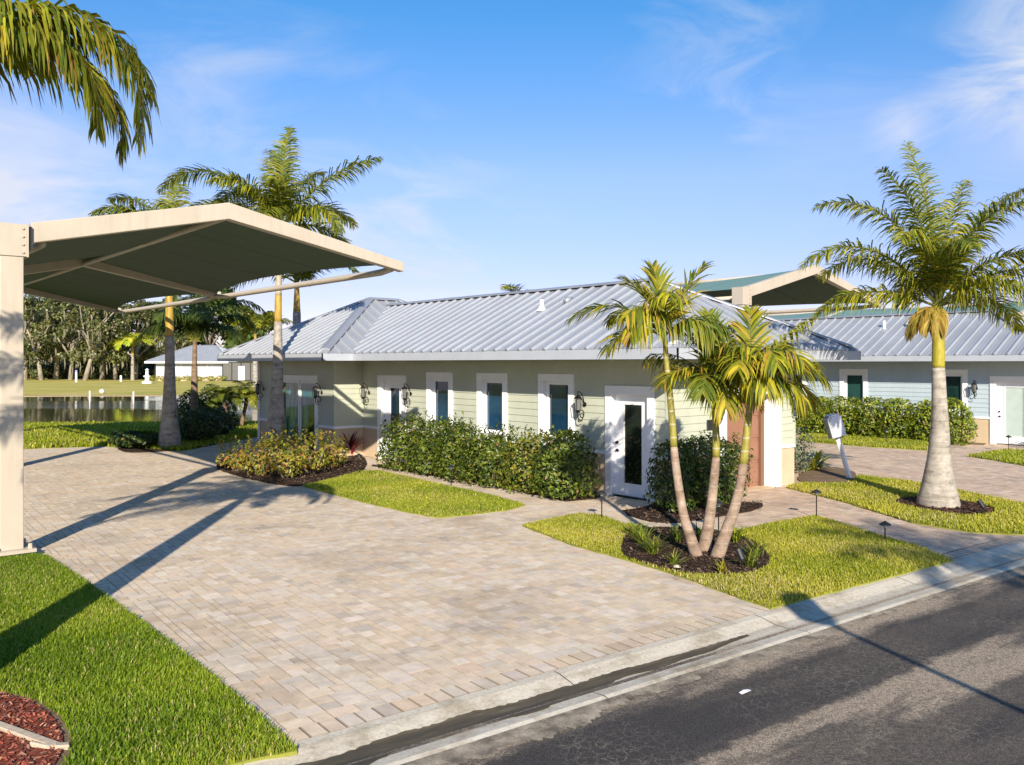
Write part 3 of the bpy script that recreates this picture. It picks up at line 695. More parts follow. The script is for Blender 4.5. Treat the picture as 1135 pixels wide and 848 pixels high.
# ------------------------------------------------------------------ houses
def wall_face(mb, o, a, n, x0, x1, z0, z1, holes=(), lap=0.165, m=0, proud=0.0):
    """wall strip along direction a from o with outward normal n; holes are (x0,x1,z0,z1)"""
    o = Vector(o); a = Vector(a); n = Vector(n)
    def pt(x, z, off): q = o + a * x + n * (off + proud); return (q.x, q.y, z)
    zc = z0
    step = lap if lap else (z1 - z0)
    while zc < z1 - 1e-6:
        zt = min(zc + step, z1)
        cuts = sorted({zc, zt} | {h for hl in holes for h in hl[2:4] if zc < h < zt})
        for za, zb in zip(cuts[:-1], cuts[1:]):
            iv = [(x0, x1)]
            for h in holes:
                if h[2] < zb - 1e-6 and h[3] > za + 1e-6:
                    nv = []
                    for (p, q) in iv:
                        if h[1] <= p or h[0] >= q: nv.append((p, q)); continue
                        if h[0] > p: nv.append((p, h[0]))
                        if h[1] < q: nv.append((h[1], q))
                    iv = nv
            oa = 0.016 * (1 - (za - zc) / step) if lap else 0.0; ob = 0.016 * (1 - (zb - zc) / step) if lap else 0.0
            for p, q in iv:
                mb.face([pt(p, za, oa), pt(q, za, oa), pt(q, zb, ob), pt(p, zb, ob)], m)
                if lap and za == zc: mb.face([pt(p, za, 0), pt(q, za, 0), pt(q, za, oa), pt(p, za, oa)], m)
        zc = zt
def lbox(mb, o, a, n, x0, x1, n0, n1, z0, z1, m=0):
    """box in wall coordinates: x along wall, n outward"""
    o = Vector(o); a = Vector(a); n = Vector(n)
    q = lambda x, d, z: (*(o + a * x + n * d), z)
    vs = [q(x0, n0, z0), q(x1, n0, z0), q(x1, n1, z0), q(x0, n1, z0), q(x0, n0, z1), q(x1, n0, z1), q(x1, n1, z1), q(x0, n1, z1)]
    mb.idx(vs, [(0, 3, 2, 1), (4, 5, 6, 7), (0, 1, 5, 4), (1, 2, 6, 5), (2, 3, 7, 6), (3, 0, 4, 7)], m)
def casing(mb, o, a, n, x0, x1, z0, z1, w, d0=-0.12, d1=0.045, bottom=True):
    zb = z0 + w if bottom else z0
    lbox(mb, o, a, n, x0, x0 + w, d0, d1, zb, z1 - w); lbox(mb, o, a, n, x1 - w, x1, d0, d1, zb, z1 - w)
    lbox(mb, o, a, n, x0, x1, d0, d1 + 0.006, z1 - w, z1)
    if bottom: lbox(mb, o, a, n, x0, x1, d0, d1 + 0.006, z0, z0 + w)
def window(root, o, a, n, x0, x1, z0, z1, glass, w=0.18):
    mb = MB(); casing(mb, o, a, n, x0, x1, z0, z1, w)
    win = bevel(mb.build('window', M['white'], root, fix=True), 0.006, 1)
    f = MB(); s = 0.095
    f_ = [(x0 + w, x0 + w + s, z0 + w, z1 - w), (x1 - w - s, x1 - w, z0 + w, z1 - w), (x0 + w + s, x1 - w - s, z1 - w - 0.08, z1 - w), (x0 + w + s, x1 - w - s, z0 + w, z0 + w + 0.08)]
    for q in f_: lbox(f, o, a, n, q[0], q[1], -0.13, -0.07, q[2], q[3])
    f.build('frame', M['white'], win, fix=True)
    p = MB(); lbox(p, o, a, n, x0 + w + s, x1 - w - s, -0.115, -0.10, z0 + w + 0.08, z1 - w - 0.08)
    p.build('pane', glass, win, fix=True)
    return win
def lite_door(root, o, a, n, x0, x1, z1, glass, gx0, gx1, gz0, gz1, w=0.19, knobs='left', slab_mat=None):
    d = MB(); casing(d, o, a, n, x0, x1, 0.0, z1, w, bottom=False)
    door = bevel(d.build('door', M['white'], root, fix=True), 0.006, 1)
    s = MB(); sx0, sx1, sz1 = x0 + w, x1 - w, z1 - w
    for q in ((sx0, gx0, 0.03, sz1), (gx1, sx1, 0.03, sz1), (gx0, gx1, gz1, sz1), (gx0, gx1, 0.03, gz0)): lbox(s, o, a, n, q[0], q[1], -0.13, -0.085, q[2], q[3])
    for q in ((gx0, gx0 + .03, gz0, gz1), (gx1 - .03, gx1, gz0, gz1), (gx0 + .03, gx1 - .03, gz1 - .03, gz1), (gx0 + .03, gx1 - .03, gz0, gz0 + .03)): lbox(s, o, a, n, q[0], q[1], -0.12, -0.07, q[2], q[3])
    s.build('door_panel', slab_mat or M['white'], door, fix=True)
    p = MB(); lbox(p, o, a, n, gx0 + .03, gx1 - .03, -0.115, -0.10, gz0 + .03, gz1 - .03); p.build('pane', glass, door, fix=True)
    t = MB(); lbox(t, o, a, n, sx0, sx1, -0.13, -0.02, 0.0, 0.03); t.build('threshold', M['dark'], door, fix=True)
    kx = sx0 + 0.075 if knobs == 'left' else sx1 - 0.075
    O = Vector(o); A = Vector(a); Nn = Vector(n)
    h = MB(); h2 = MB()
    for zz, r, hh in ((1.17, 0.036, h2), (1.0, 0.034, h)):
        c = O + A * kx; p0 = c - Nn * 0.086; p1 = c - Nn * 0.03
        hh.tube([(p0.x, p0.y, zz), (p0.x + Nn.x * .015, p0.y + Nn.y * .015, zz), (p1.x, p1.y, zz)], [r, r, r * 0.75], 10)
    c = O + A * kx; c1 = O + A * (kx + 0.09)
    h.tube([(c.x - Nn.x * .035, c.y - Nn.y * .035, 1.0), (c1.x - Nn.x * .035, c1.y - Nn.y * .035, 1.0)], 0.012, 8)
    h.build('handle', M['black'], door)
    h2.build('deadbolt', M['black'], door)
    return door
def lantern(root, o, a, n, x, z, flip=1, K=1.28):
    """scrolled iron coach lantern on a wall plate, centre height z"""
    O = Vector(o) + Vector(a) * x; A = Vector(a); Nn = Vector(n)
    P = lambda s, d, h: (*(O + A * s * K + Nn * d * K), z + h * K)
    mb = MB()
    mb.tube([P(0, 0.016, -0.02), P(0, 0.035, -0.02)], [0.055, 0.045], 12)
    sc = []
    for k in range(26):
        t = k / 25
        ang = R(-100) + t * R(480); r = 0.115 * (1 - 0.72 * t)
        sc.append(P(0.01 * flip, 0.11 + math.cos(ang) * r * 0.9, -0.20 + math.sin(ang) * r))
    mb.tube(sc, 0.012, 6)
    sc = [P(0, 0.03, -0.02), P(0, 0.06, 0.10), P(0, 0.12, 0.19), P(0, 0.18, 0.215), P(0, 0.205, 0.18)]
    mb.tube(sc, 0.012, 6)
    mb.tube([P(0, 0.19, 0.19), P(0, 0.19, 0.15), P(0, 0.19, 0.10), P(0, 0.19, 0.085)], [0.012, 0.02, 0.095, 0.10], 8)
    for k in range(6):
        an = k * math.pi / 3
        mb.tube([P(0.085 * math.cos(an), 0.19 + 0.085 * math.sin(an), 0.085), P(0.06 * math.cos(an), 0.19 + 0.06 * math.sin(an), -0.12)], 0.008, 4)
    mb.tube([P(0, 0.19, -0.115), P(0, 0.19, -0.14), P(0, 0.19, -0.18)], [0.07, 0.05, 0.008], 8)
    L = mb.build('wall_lantern', M['black'], root, smooth=False)
    g = MB(); g.tube([P(0, 0.19, 0.08), P(0, 0.19, -0.115)], [0.072, 0.05], 6); g.build('lantern_glass', M['smoke'], L)
    return L
PITCH = 0.503
def roof_plane(mb, e0, e1, inward, poly, z0, spacing=0.43, rib=True, first=0.2, cut=None):
    """one hip-roof face. e0->e1 eave line, inward = plan direction up the slope, poly = [(s,t)] plan outline"""
    e0 = Vector(e0); ed = (Vector(e1) - e0).normalized(); iv = Vector(inward); L = (Vector(e1) - e0).length
    sl = math.sqrt(1 + PITCH * PITCH)
    def pt(s, t, h=0.0):
        q = e0 + ed * s + iv * t; k = h / sl
        q = q - iv * (k * PITCH); return (q.x, q.y, z0 + t * PITCH + k)
    mb.face([pt(s, t) for s, t in poly])
    if not rib: return
    def span(s):
        ts = []
        for i in range(len(poly)):
            (s0, t0), (s1, t1) = poly[i], poly[(i + 1) % len(poly)]
            if (s0 - s) * (s1 - s) < 0: ts.append(t0 + (t1 - t0) * (s - s0) / (s1 - s0))
        return (min(ts), max(ts)) if len(ts) >= 2 else None
    s = first
    while s < L:
        sp = span(s)
        if sp and sp[1] - sp[0] > 0.12:
            t0, t1 = sp[0] - 0.01, sp[1]
            w0, w1, h = 0.052, 0.026, 0.052
            vs = [pt(s - w0, t0, 0.001), pt(s - w1, t0, h), pt(s + w1, t0, h), pt(s + w0, t0, 0.001), pt(s - w0, t1, 0.001), pt(s - w1, t1, h), pt(s + w1, t1, h), pt(s + w0, t1, 0.001)]
            mb.idx(vs, [(0, 1, 5, 4), (1, 2, 6, 5), (2, 3, 7, 6), (0, 3, 2, 1), (4, 5, 6, 7)])
            # soft stiffening swage mid-pan
            for ds in (0.145, 0.285):
                if span(s + ds):
                    u0, u1 = span(s + ds)
                    if u1 - u0 > 0.2:
                        mb.idx([pt(s + ds - 0.022, u0, 0.001), pt(s + ds, u0, 0.009), pt(s + ds + 0.022, u0, 0.001), pt(s + ds - 0.022, u1 - .03, 0.001), pt(s + ds, u1 - .03, 0.009), pt(s + ds + 0.022, u1 - .03, 0.001)], [(0, 1, 4, 3), (1, 2, 5, 4)])
        s += spacing
def cap(mb, p, q, w=0.16, lift=0.075, drop=0.05):
    p = Vector(p); q = Vector(q); d = (q - p)
    if abs(d.z) > 0.1: p = p + d * 0.045; d = q - p
    sd = Vector((d.y, -d.x, 0)).normalized() * w; up = Vector((0, 0, lift)); dn = Vector((0, 0, lift - drop)); dn2 = Vector((0, 0, lift - drop - 0.035))
    vs = [p + sd + dn2, p + sd + dn, p + up, p - sd + dn, p - sd + dn2, q + sd + dn2, q + sd + dn, q + up, q - sd + dn, q - sd + dn2]
    mb.idx(vs, [(0, 1, 6, 5), (1, 2, 7, 6), (2, 3, 8, 7), (3, 4, 9, 8), (0, 4, 3, 2, 1), (5, 6, 7, 8, 9)])
def hip_block(rf, cp, x0, x1, y0, y1, z0, faces='FBLR', end_l=True, end_r=True):
    """hip roof over a rectangle (eave outline); ridge runs along the longer side"""
    if (x1 - x0) >= (y1 - y0):
        hh = (y1 - y0) / 2; ym = (y0 + y1) / 2; zr = z0 + hh * PITCH; L = x1 - x0
        a = hh if end_l else 0; b = hh if end_r else 0
        pf = [(0, 0), (L, 0), (L - b, hh), (a, hh)]
        if 'F' in faces: roof_plane(rf, (x0, y0), (x1, y0), (0, 1), pf, z0)
        if 'B' in faces: roof_plane(rf, (x1, y1), (x0, y1), (0, -1), [(0, 0), (L, 0), (L - a, hh), (b, hh)], z0)
        if 'R' in faces and end_r: roof_plane(rf, (x1, y0), (x1, y1), (-1, 0), [(0, 0), (2 * hh, 0), (hh, hh)], z0)
        if 'L' in faces and end_l: roof_plane(rf, (x0, y1), (x0, y0), (1, 0), [(0, 0), (2 * hh, 0), (hh, hh)], z0)
        A = (x0 + a, ym, zr); B = (x1 - b, ym, zr); cap(cp, A, B)
        if end_r: cap(cp, (x1, y0, z0), B); cap(cp, (x1, y1, z0), B)
        if end_l: cap(cp, (x0, y0, z0), A); cap(cp, (x0, y1, z0), A)
    else:
        hh = (x1 - x0) / 2; xm = (x0 + x1) / 2; zr = z0 + hh * PITCH; L = y1 - y0
        roof_plane(rf, (x0, y0), (x1, y0), (0, 1), [(0, 0), (2 * hh, 0), (hh, hh)], z0)
        roof_plane(rf, (x1, y1), (x0, y1), (0, -1), [(0, 0), (2 * hh, 0), (hh, hh)], z0)
        pl = [(0, 0), (L, 0), (L - hh, hh), (hh, hh)]
        roof_plane(rf, (x1, y0), (x1, y1), (-1, 0), pl, z0); roof_plane(rf, (x0, y1), (x0, y0), (1, 0), pl, z0)
        A = (xm, y0 + hh, zr); B = (xm, y1 - hh, zr); cap(cp, A, B)
        for c in ((x0, y0), (x1, y0)): cap(cp, (*c, z0), A)
        for c in ((x0, y1), (x1, y1)): cap(cp, (*c, z0), B)
def fascia(fb, pts, z0, z1, closed=True, t=0.03):
    n = len(pts)
    for i in range(n if closed else n - 1):
        a = Vector(pts[i]); b = Vector(pts[(i + 1) % n]); d = (b - a).normalized(); nn = Vector((d.y, -d.x))
        q = [a, b, b - nn * t, a - nn * t]; fb.idx([(p.x, p.y, z) for z in (z0, z1) for p in q], [(0, 1, 5, 4), (1, 2, 6, 5), (2, 3, 7, 6), (3, 0, 4, 7), (3, 2, 1, 0), (4, 5, 6, 7)])
EAVE, SOFF = 3.20, 2.985

# --- the sage green house
H1 = empty('house', site(0, 0), RZ, 'long low sage green house with grey standing seam metal roof beside the paved drive', 'house')
WX0, WX1, WY = -17.69, -12.25, -1.0
F0, Fa, Fn = (0, 0), (1, 0), (0, -1)                  # front wall
E0, Ea, En = (0, 0), (0, 1), (1, 0)                   # right end wall
S0, Sa, Sn = (WX1, WY), (0, 1), (1, 0)                # side of the projecting wing
W0, Wa, Wn = (0, WY), (1, 0), (0, -1)                 # front of the wing
wins = [(-8.70, -7.47), (-6.39, -5.16), (-3.99, -2.77)]
holes_f = [(-11.29, -9.78, 0, 2.53), (-1.76, -0.40, 0, 2.40)] + [(a + .02, b - .02, 0.95, 2.64) for a, b in wins]
holes_e = [(1.72, 4.02, 0, 2.38)]
holes_w = [(-16.18, -13.29, 0, 2.50)]
up = MB(); lo = MB(); bd = MB()
ZB = 0.97
for (o, a, n, x0, x1, hl) in ((F0, Fa, Fn, WX1, 0, holes_f), (E0, Ea, En, 0, 4.68, holes_e), (S0, Sa, Sn, 0, 1.0, []), (W0, Wa, Wn, WX0, WX1, holes_w),
                              ((WX0, WY), (0, 1), (-1, 0), 0, 6.6, []), ((0, 4.68), (-1, 0), (0, 1), 0, -WX1, []), ((0, 5.6), (-1, 0), (0, 1), -WX1, -WX0, [])):
    wall_face(up, o, a, n, x0, x1, ZB, SOFF, hl); wall_face(lo, o, a, n, x0, x1, 0.0, 0.89, hl, lap=0)
    segs = [(x0, x1)]
    for h in hl:
        if h[2] < 0.9:
            segs = [s for (p, q) in segs for s in ((p, min(q, h[0] - .02)), (max(p, h[1] + .02), q)) if s[1] - s[0] > 0.01] if True else segs
    for p, q in segs: lbox(bd, o, a, n, p, q, -0.02, 0.034, 0.89, ZB)
up.build('wall', M['siding_green'], H1); w = lo.build('lower_wall', M['stucco'], H1); tag(w, 'tan stucco base wall below the white band')
bevel(bd.build('wall_band', M['white'], H1, fix=True), 0.006, 1)
for (x, y, sx, sy) in ((0, 0, 1, -1), (WX1, WY, 1, -1), (0, 4.68, 1, 1), (WX0, WY, -1, -1)):
    cb = MB()
    for (x0, x1, y0, y1) in ((x - sx * .09, x + sx * .022, y, y + sy * .022), (x, x + sx * .022, y - sy * .09, y)):
        cb.box((min(x0, x1), min(y0, y1), ZB), (max(x0, x1), max(y0, y1), SOFF - 0.002))
    cb.build('corner_board', M['siding_green'], H1, fix=True)
rf = MB(); cp = MB()
hip_block(rf, cp, -14.85, 1.1, -1.1, 5.78, EAVE, end_l=False)
hip_block(rf, cp, -18.75, -10.95, -2.1, 6.9, EAVE)
roof = rf.build('roof', M['roof'], H1)
cp.build('ridge_cap', M['roof_cap'], roof)
fb = MB()
fascia(fb, [(-10.95, -1.1), (1.1, -1.1), (1.1, 5.78), (-10.95, 5.78)], SOFF, EAVE - 0.004, closed=False)
fascia(fb, [(-18.75, 6.9), (-18.75, -2.1), (-10.95, -2.1), (-10.95, -1.1)], SOFF, EAVE - 0.004, closed=False)
fb.build('fascia', M['fascia'], H1, fix=True)
sf = MB(); sf.face([(-10.95, -1.09, SOFF + .012), (1.09, -1.09, SOFF + .012), (1.09, 5.77, SOFF + .012), (-10.95, 5.77, SOFF + .012)])
sf.face([(-18.74, -2.09, SOFF + .018), (-10.96, -2.09, SOFF + .018), (-10.96, 6.8, SOFF + .018), (-18.74, 6.8, SOFF + .018)])
sf.build('soffit', M['soffit'], H1)
for a, b in wins: window(H1, F0, Fa, Fn, a, b, 0.93, 2.66, M['glass'])
lite_door(H1, F0, Fa, Fn, -11.31, -9.76, 2.55, M['glass'], -10.80, -10.22, 0.27, 2.19, w=0.2)
lite_door(H1, F0, Fa, Fn, -1.78, -0.38, 2.42, M['glass_dark'], -1.35, -0.78, 0.27, 2.04, w=0.19)
# sliding door of the wing
d = MB(); casing(d, W0, Wa, Wn, -16.2, -13.27, 0.0, 2.52, 0.18, bottom=False); sl = bevel(d.build('sliding_door', M['white'], H1, fix=True), 0.006, 1)
d = MB()
for x in (-16.02, -14.79, -14.68, -13.52): lbox(d, W0, Wa, Wn, x, x + 0.07, -0.12, -0.06 if x < -14.7 else -0.08, 0.05, 2.34)
for z in (0.05, 2.26): lbox(d, W0, Wa, Wn, -15.95, -13.52, -0.115, -0.07, z, z + 0.075)
d.build('door_frame', M['white'], sl, fix=True)
for (x0, x1) in ((-15.95, -14.79), (-14.61, -13.52)):
    d = MB(); lbox(d, W0, Wa, Wn, x0, x1, -0.105, -0.09, 0.12, 2.26); d.build('pane', M['glass_painted_reflect'], sl, fix=True)
d = MB(); lbox(d, W0, Wa, Wn, -13.505, -13.47, -0.06, -0.02, 0.95, 1.25); d.build('handle', M['white'], sl, fix=True)
# recessed terracotta entry door on the end wall
d = MB(); casing(d, E0, Ea, En, 1.70, 4.04, 0.0, 2.40, 0.20, d0=-0.42, d1=0.06, bottom=False); ed = bevel(d.build('entry_door', M['white'], H1, fix=True), 0.008, 1)
d = MB(); lbox(d, E0, Ea, En, 1.90, 3.84, -0.42, -0.36, 0.0, 2.20)
for k in range(4):
    for (x0, x1) in ((2.02, 2.80), (2.94, 3.72)):
        z0 = 0.12 + k * 0.52; lbox(d, E0, Ea, En, x0, x1, -0.37, -0.345, z0, z0 + 0.42)
        lbox(d, E0, Ea, En, x0 + .06, x1 - .06, -0.36, -0.335, z0 + .06, z0 + 0.36)
bevel(d.build('door_panel', M['brown_door'], ed, fix=True), 0.008, 2)
d = MB(); lbox(d, E0, Ea, En, 3.70, 3.838, -0.36, -0.28, 0.0, 2.19); lbox(d, E0, Ea, En, 1.902, 2.0, -0.36, -0.28, 0.0, 2.19); lbox(d, E0, Ea, En, 2.0, 3.70, -0.36, -0.28, 2.12, 2.19); d.build('door_frame', M['brown_frame'], ed, fix=True)
d = MB(); lbox(d, E0, Ea, En, 1.90, 3.84, -0.42, 0.0, -0.012, 0.006); d.build('door_step', M['stucco'], ed, fix=True)
# little dark plaque by the entry
d = MB(); lbox(d, E0, Ea, En, 1.22, 1.52, 0.018, 0.045, 1.47, 1.69); pl = bevel(d.build('plaque', M['dark'], H1, fix=True), 0.006, 1)
for x, z in ((-2.42, 2.0), (-9.5, 2.05), (-11.82, 2.02)): lantern(H1, F0, Fa, Fn, x, z)
for x in (-13.0, -17.28): lantern(H1, W0, Wa, Wn, x, 2.02)
for x, z in ((4.5, 1.98), (1.42, 1.98)): lantern(H1, E0, Ea, En, x, z)
# downpipe at the left end of the wing
for (x, y) in ((-17.62, -1.02),):
    d = MB(); d.box((x - .035, y - .06, 0.10), (x + .035, y + .0, 2.98)); d.build('downpipe', M['white'], H1, fix=True)
# roof vents
rt = lambda X, t: (X, -1.1 + t, EAVE + t * PITCH)
v = MB(); p = rt(-5.05, 2.15); v.tube([(p[0], p[1], p[2] - .05), (p[0], p[1], p[2] + 0.27)], 0.05, 12); v.tube([(p[0], p[1], p[2] - .03), (p[0], p[1], p[2] + 0.10)], [0.14, 0.06], 12)
v.build('vent_pipe', M['white_metal'], roof, smooth=False)
v = MB(); p = rt(-4.35, 2.45); v.tube([(p[0], p[1] - .13, p[2] + .03), (p[0], p[1] - .02, p[2] + 0.10), (p[0], p[1] + .1, p[2] + 0.13)], [0.07, 0.08, 0.04], 10); v.build('roof_vent', M['roof_cap'], roof, smooth=True)

# --- the pale blue house across the rear driveway
H2 = empty('house', site(0, 19.38), RZ, 'pale blue house with grey metal roof behind the clipped hedge, at right', 'house')
up = MB(); lo = MB(); bd = MB()
w2 = [(-10.0, -8.39), (-6.88, -5.68), (-3.08, -1.86)]; w2[0] = (-9.6, -8.39)
h2 = [(-1.07, 0.38, 0, 2.42)] + [(a + .02, b - .02, 0.95, 2.66) for a, b in w2]
for (o, a, n, x0, x1, hl) in ((F0, Fa, Fn, -16, 0.62, h2), ((0.62, 0), Ea, En, 0, 4.68, []), ((-16, 0), (0, 1), (-1, 0), 0, 4.68, []), ((0, 4.68), (-1, 0), (0, 1), -0.62, 16, [])):
    wall_face(up, o, a, n, x0, x1, ZB, SOFF, hl); wall_face(lo, o, a, n, x0, x1, 0.0, 0.89, hl, lap=0)
    segs = [(x0, x1)]
    if n == Fn: segs = [(-16, -1.09), (0.40, 0.62)]
    for p, q in segs: lbox(bd, o, a, n, p, q, -0.02, 0.034, 0.89, ZB)
up.build('wall', M['siding_blue'], H2); tag(lo.build('lower_wall', M['stucco'], H2), 'tan stucco base wall below the white band'); bd.build('wall_band', M['white'], H2, fix=True)
rf = MB(); cp = MB(); hip_block(rf, cp, -17.1, 1.62, -1.1, 5.78, EAVE); roof2 = rf.build('roof', M['roof'], H2); cp.build('ridge_cap', M['roof_cap'], roof2)
fb = MB(); fascia(fb, [(-17.1, -1.1), (1.62, -1.1), (1.62, 5.78), (-17.1, 5.78)], SOFF, EAVE - .004); fb.build('fascia', M['fascia'], H2, fix=True)
sf = MB(); sf.face([(-17.09, -1.09, SOFF + .012), (1.61, -1.09, SOFF + .012), (1.61, 5.77, SOFF + .012), (-17.09, 5.77, SOFF + .012)]); sf.build('soffit', M['soffit'], H2)
for a, b in w2: window(H2, F0, Fa, Fn, a, b, 0.93, 2.68, M['glass_green'])
lite_door(H2, F0, Fa, Fn, -1.09, 0.40, 2.45, M['door_pale'], -0.66, 0.02, 0.27, 2.08, w=0.2)
lantern(H2, F0, Fa, Fn, -1.55, 2.02)
v = MB(); p = rt(-5.6, 2.3); v.tube([(p[0], p[1], p[2] - .05), (p[0], p[1], p[2] + 0.3)], 0.06, 12); v.build('vent_pipe', M['white_metal'], roof2)
v = MB(); p = rt(-4.7, 2.45); v.tube([(p[0], p[1] - .13, p[2] + .03), (p[0], p[1] - .02, p[2] + 0.10), (p[0], p[1] + .1, p[2] + 0.13)], [0.07, 0.08, 0.04], 10); v.build('roof_vent', M['roof_cap'], roof2, smooth=True)

# --- far white house across the pond
FD = 150.0
H3 = empty('house', (-56.5, FD, -0.15), R(-12), 'small white house with pale metal roof far across the pond, seen between palm trunks', 'house')
a3 = MB(); wall_face(a3, (0, 0), (1, 0), (0, -1), -6.5, 7.0, 0, 3.3, lap=0.2); wall_face(a3, (-6.5, 0), (0, 1), (-1, 0), 0, 9, 0, 3.3, lap=0.2); wall_face(a3, (7, 0), (0, 1), (1, 0), 0, 9, 0, 3.3, lap=0.2); a3.build('wall', M['siding_far'], H3)
a3 = MB(); a3.box((-6.52, -0.04, 0), (7.02, 0.0, 0.75)); a3.build('lower_wall', M['stucco'], H3, fix=True)
rf = MB(); cp = MB(); sp_ = EAVE; hip_block(rf, cp, -8.0, 8.2, -1.2, 10.2, 3.45); r3 = rf.build('roof', M['roof'], H3); cp.build('ridge_cap', M['roof_cap'], r3)
rf = MB(); cp = MB(); hip_block(rf, cp, 2.0, 17.0, 1.5, 16, 3.5); r3b = rf.build('rear_roof', M['roof'], H3)
fb = MB(); fascia(fb, [(-8, -1.2), (8.2, -1.2), (8.2, 10.2), (-8, 10.2)], 3.1, 3.44); fb.build('fascia', M['white'], H3, fix=True)
for x in (-2.0, 4.0):
    window(H3, (0, 0), (1, 0), (0, -1), x - .55, x + .55, 1.25, 2.9, M['glass_dark'], 0.12)
# screened porch at its right
sc = MB()
for x in np.linspace(7.0, 14.0, 5): sc.box((x - .06, -1.0, 0), (x + .06, -0.88, 3.3))
for z in (0.1, 3.2): sc.box((7.0, -1.0, z), (14.0, -0.88, z + .1))
scr = sc.build('screen_porch', M['dark'], H3, fix=True)
sc = MB(); sc.box((7.02, -0.9, 0.2), (13.98, -0.88, 3.2)); sc.build('screen', simple('insect_screen', (0.13, 0.13, 0.12), 0.9), scr, fix=True)
sc = MB(); sc.box((10.0, -1.02, 0.2), (11.2, -0.99, 2.6)); sc.box((10.2, -1.06, 0.3), (10.4, -1.02, 2.4)); sc.build('porch_door', M['white'], scr, fix=True)

# copy of the green house added out of view, for the window panes to mirror
nb = copy_tree(H1); nb.location = site(-2.0, -21.5); nb['label'] = 'added unseen copy of the sage green house at left, for window reflections'
# ------------------------------------------------------------------ shade canopies
def canopy(loc, label, group, span=6.97, bays=2, bay=9.5, rise=0.74, top=4.97):
    """cantilever canopy: posts along -X of the site frame, trusses reach out along +Y"""
    c = empty('shade_canopy', loc, RZ, label, 'shade canopy', group)
    peak = span * 0.48; tip = top - 0.05
    def profile(y):   # height of cloth / beam top across the span
        if y < peak: return top - 0.02 + rise * (y / peak)
        return top - 0.02 + rise - (rise + 0.03) * (y - peak) / (span - peak)
    for b in range(bays + 1):
        X = -b * bay
        p = MB(); p.box((X - .155, -.155, 0.05), (X + .155, .155, top - 0.05)); po = bevel(p.build('post', M['cream_steel'], c, fix=True), 0.012, 2)
        q = MB(); q.box((X - .30, -.30, 0.075), (X + .30, .30, 0.125)); q.box((X - .24, -.24, 0.0), (X + .24, .24, 0.075))
        q.build('base_plate', M['cream_steel'], po, fix=True)
        for sx in (-.2, .2):
            for sy in (-.2, .2): q = MB(); q.tube([(X + sx * 1.15, sy * 1.15, 0.12), (X + sx * 1.15, sy * 1.15, 0.20)], [0.036, 0.028], 6); q.build('anchor_bolt', M['wood'], po)
        q = MB(); q.box((X - .175, -.18, top - 0.46), (X + .175, .19, top + 0.02)); q.box((X - .19, .192, top - 0.47), (X + .19, .215, top + 0.01)); q.build('post_cap', M['cream_steel'], po, fix=True)
        for k in range(4):
            q = MB(); q.tube([(X + .17, .14, top - .40 + k * .12), (X + .195, .14, top - .40 + k * .12)], 0.02, 6); q.build('flange_bolt', M['cream_steel'], po)
        q = MB(); q.box((X - .15, .2, top - 0.36), (X + .15, .266, top - 0.0)); q.build('gap_shade', M['dark'], po, fix=True)  # dark block standing in for the shaded gap between cap and beam
        t = MB()
        ys = [0.265, peak, span]
        t.beam([(X, y, profile(y) + 0.03) for y in ys], 0.20, [0.31, 0.29, 0.19]); bevel(t.build('truss_beam', M['cream_steel'], c, fix=True), 0.012, 2)
    for b in range(bays):
        X0, X1 = -b * bay - .1, -(b + 1) * bay + .1
        t = MB(); t.tube([(X0, span - 0.16, tip - 0.10), (X0 - .5, span - .12, tip - .13), (X1 + .5, span - .12, tip - .13), (X1, span - 0.16, tip - 0.10)], [0.06, 0.07, 0.07, 0.06], 10); t.build('edge_tube', M['cream_steel'], c, smooth=True)
        t = MB(); t.tube([(X0, peak, profile(peak) - 0.20), (X1, peak, profile(peak) - 0.20)], 0.065, 10); t.build('ridge_tube', M['cream_steel'], c, smooth=True)
        t = MB(); t.tube([(X0, 0.45, top - 0.22), (X1, 0.45, top - 0.22)], 0.065, 10); t.build('edge_tube', M['cream_steel'], c, smooth=True)
        nu, nv = 24, 16
        def pt(i, j, off):
            f = i / nu; sag = math.sin(math.pi * f)
            y0 = 0.30 + 0.30 * sag; y1 = span - 0.10 - 0.62 * sag ** 0.8
            y = y0 + (y1 - y0) * j / nv; r = abs(y - peak) / peak
            z = profile(y) - 0.03 - 0.16 * sag * (0.35 + 0.65 * math.sin(math.pi * min(1, j / nv)))
            return (X0 + .09 + (X1 - X0 - .18) * f, y, z + off)
        m2 = MB()
        vs = [pt(i, j, 0) for i in range(nu + 1) for j in range(nv + 1)]; k = nv + 1
        m2.idx(vs, [(i * k + j, i * k + j + 1, (i + 1) * k + j + 1, (i + 1) * k + j) for i in range(nu) for j in range(nv)])
        cl = m2.build('shade_cloth', M['fabric_top'], c, smooth=True)
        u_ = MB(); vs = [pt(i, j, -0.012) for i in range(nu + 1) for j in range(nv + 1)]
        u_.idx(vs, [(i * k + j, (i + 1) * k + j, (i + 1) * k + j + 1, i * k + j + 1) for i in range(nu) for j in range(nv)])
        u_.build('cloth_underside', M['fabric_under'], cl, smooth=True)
    return c
canopy((*(-7.559, 12.904), 0), 'near cream steel shade canopy with dark green cloth over the drive, at left', 'cantilever shade canopies')
canopy(site(-2.52, 6.15), 'teal shade canopy with cream gable beam rising behind the green house roof', 'cantilever shade canopies', span=7.8, rise=0.92)
canopy(site(-2.3, 25.5), 'teal shade canopy just showing above the blue house roof', 'cantilever shade canopies', span=7.8, rise=0.92)

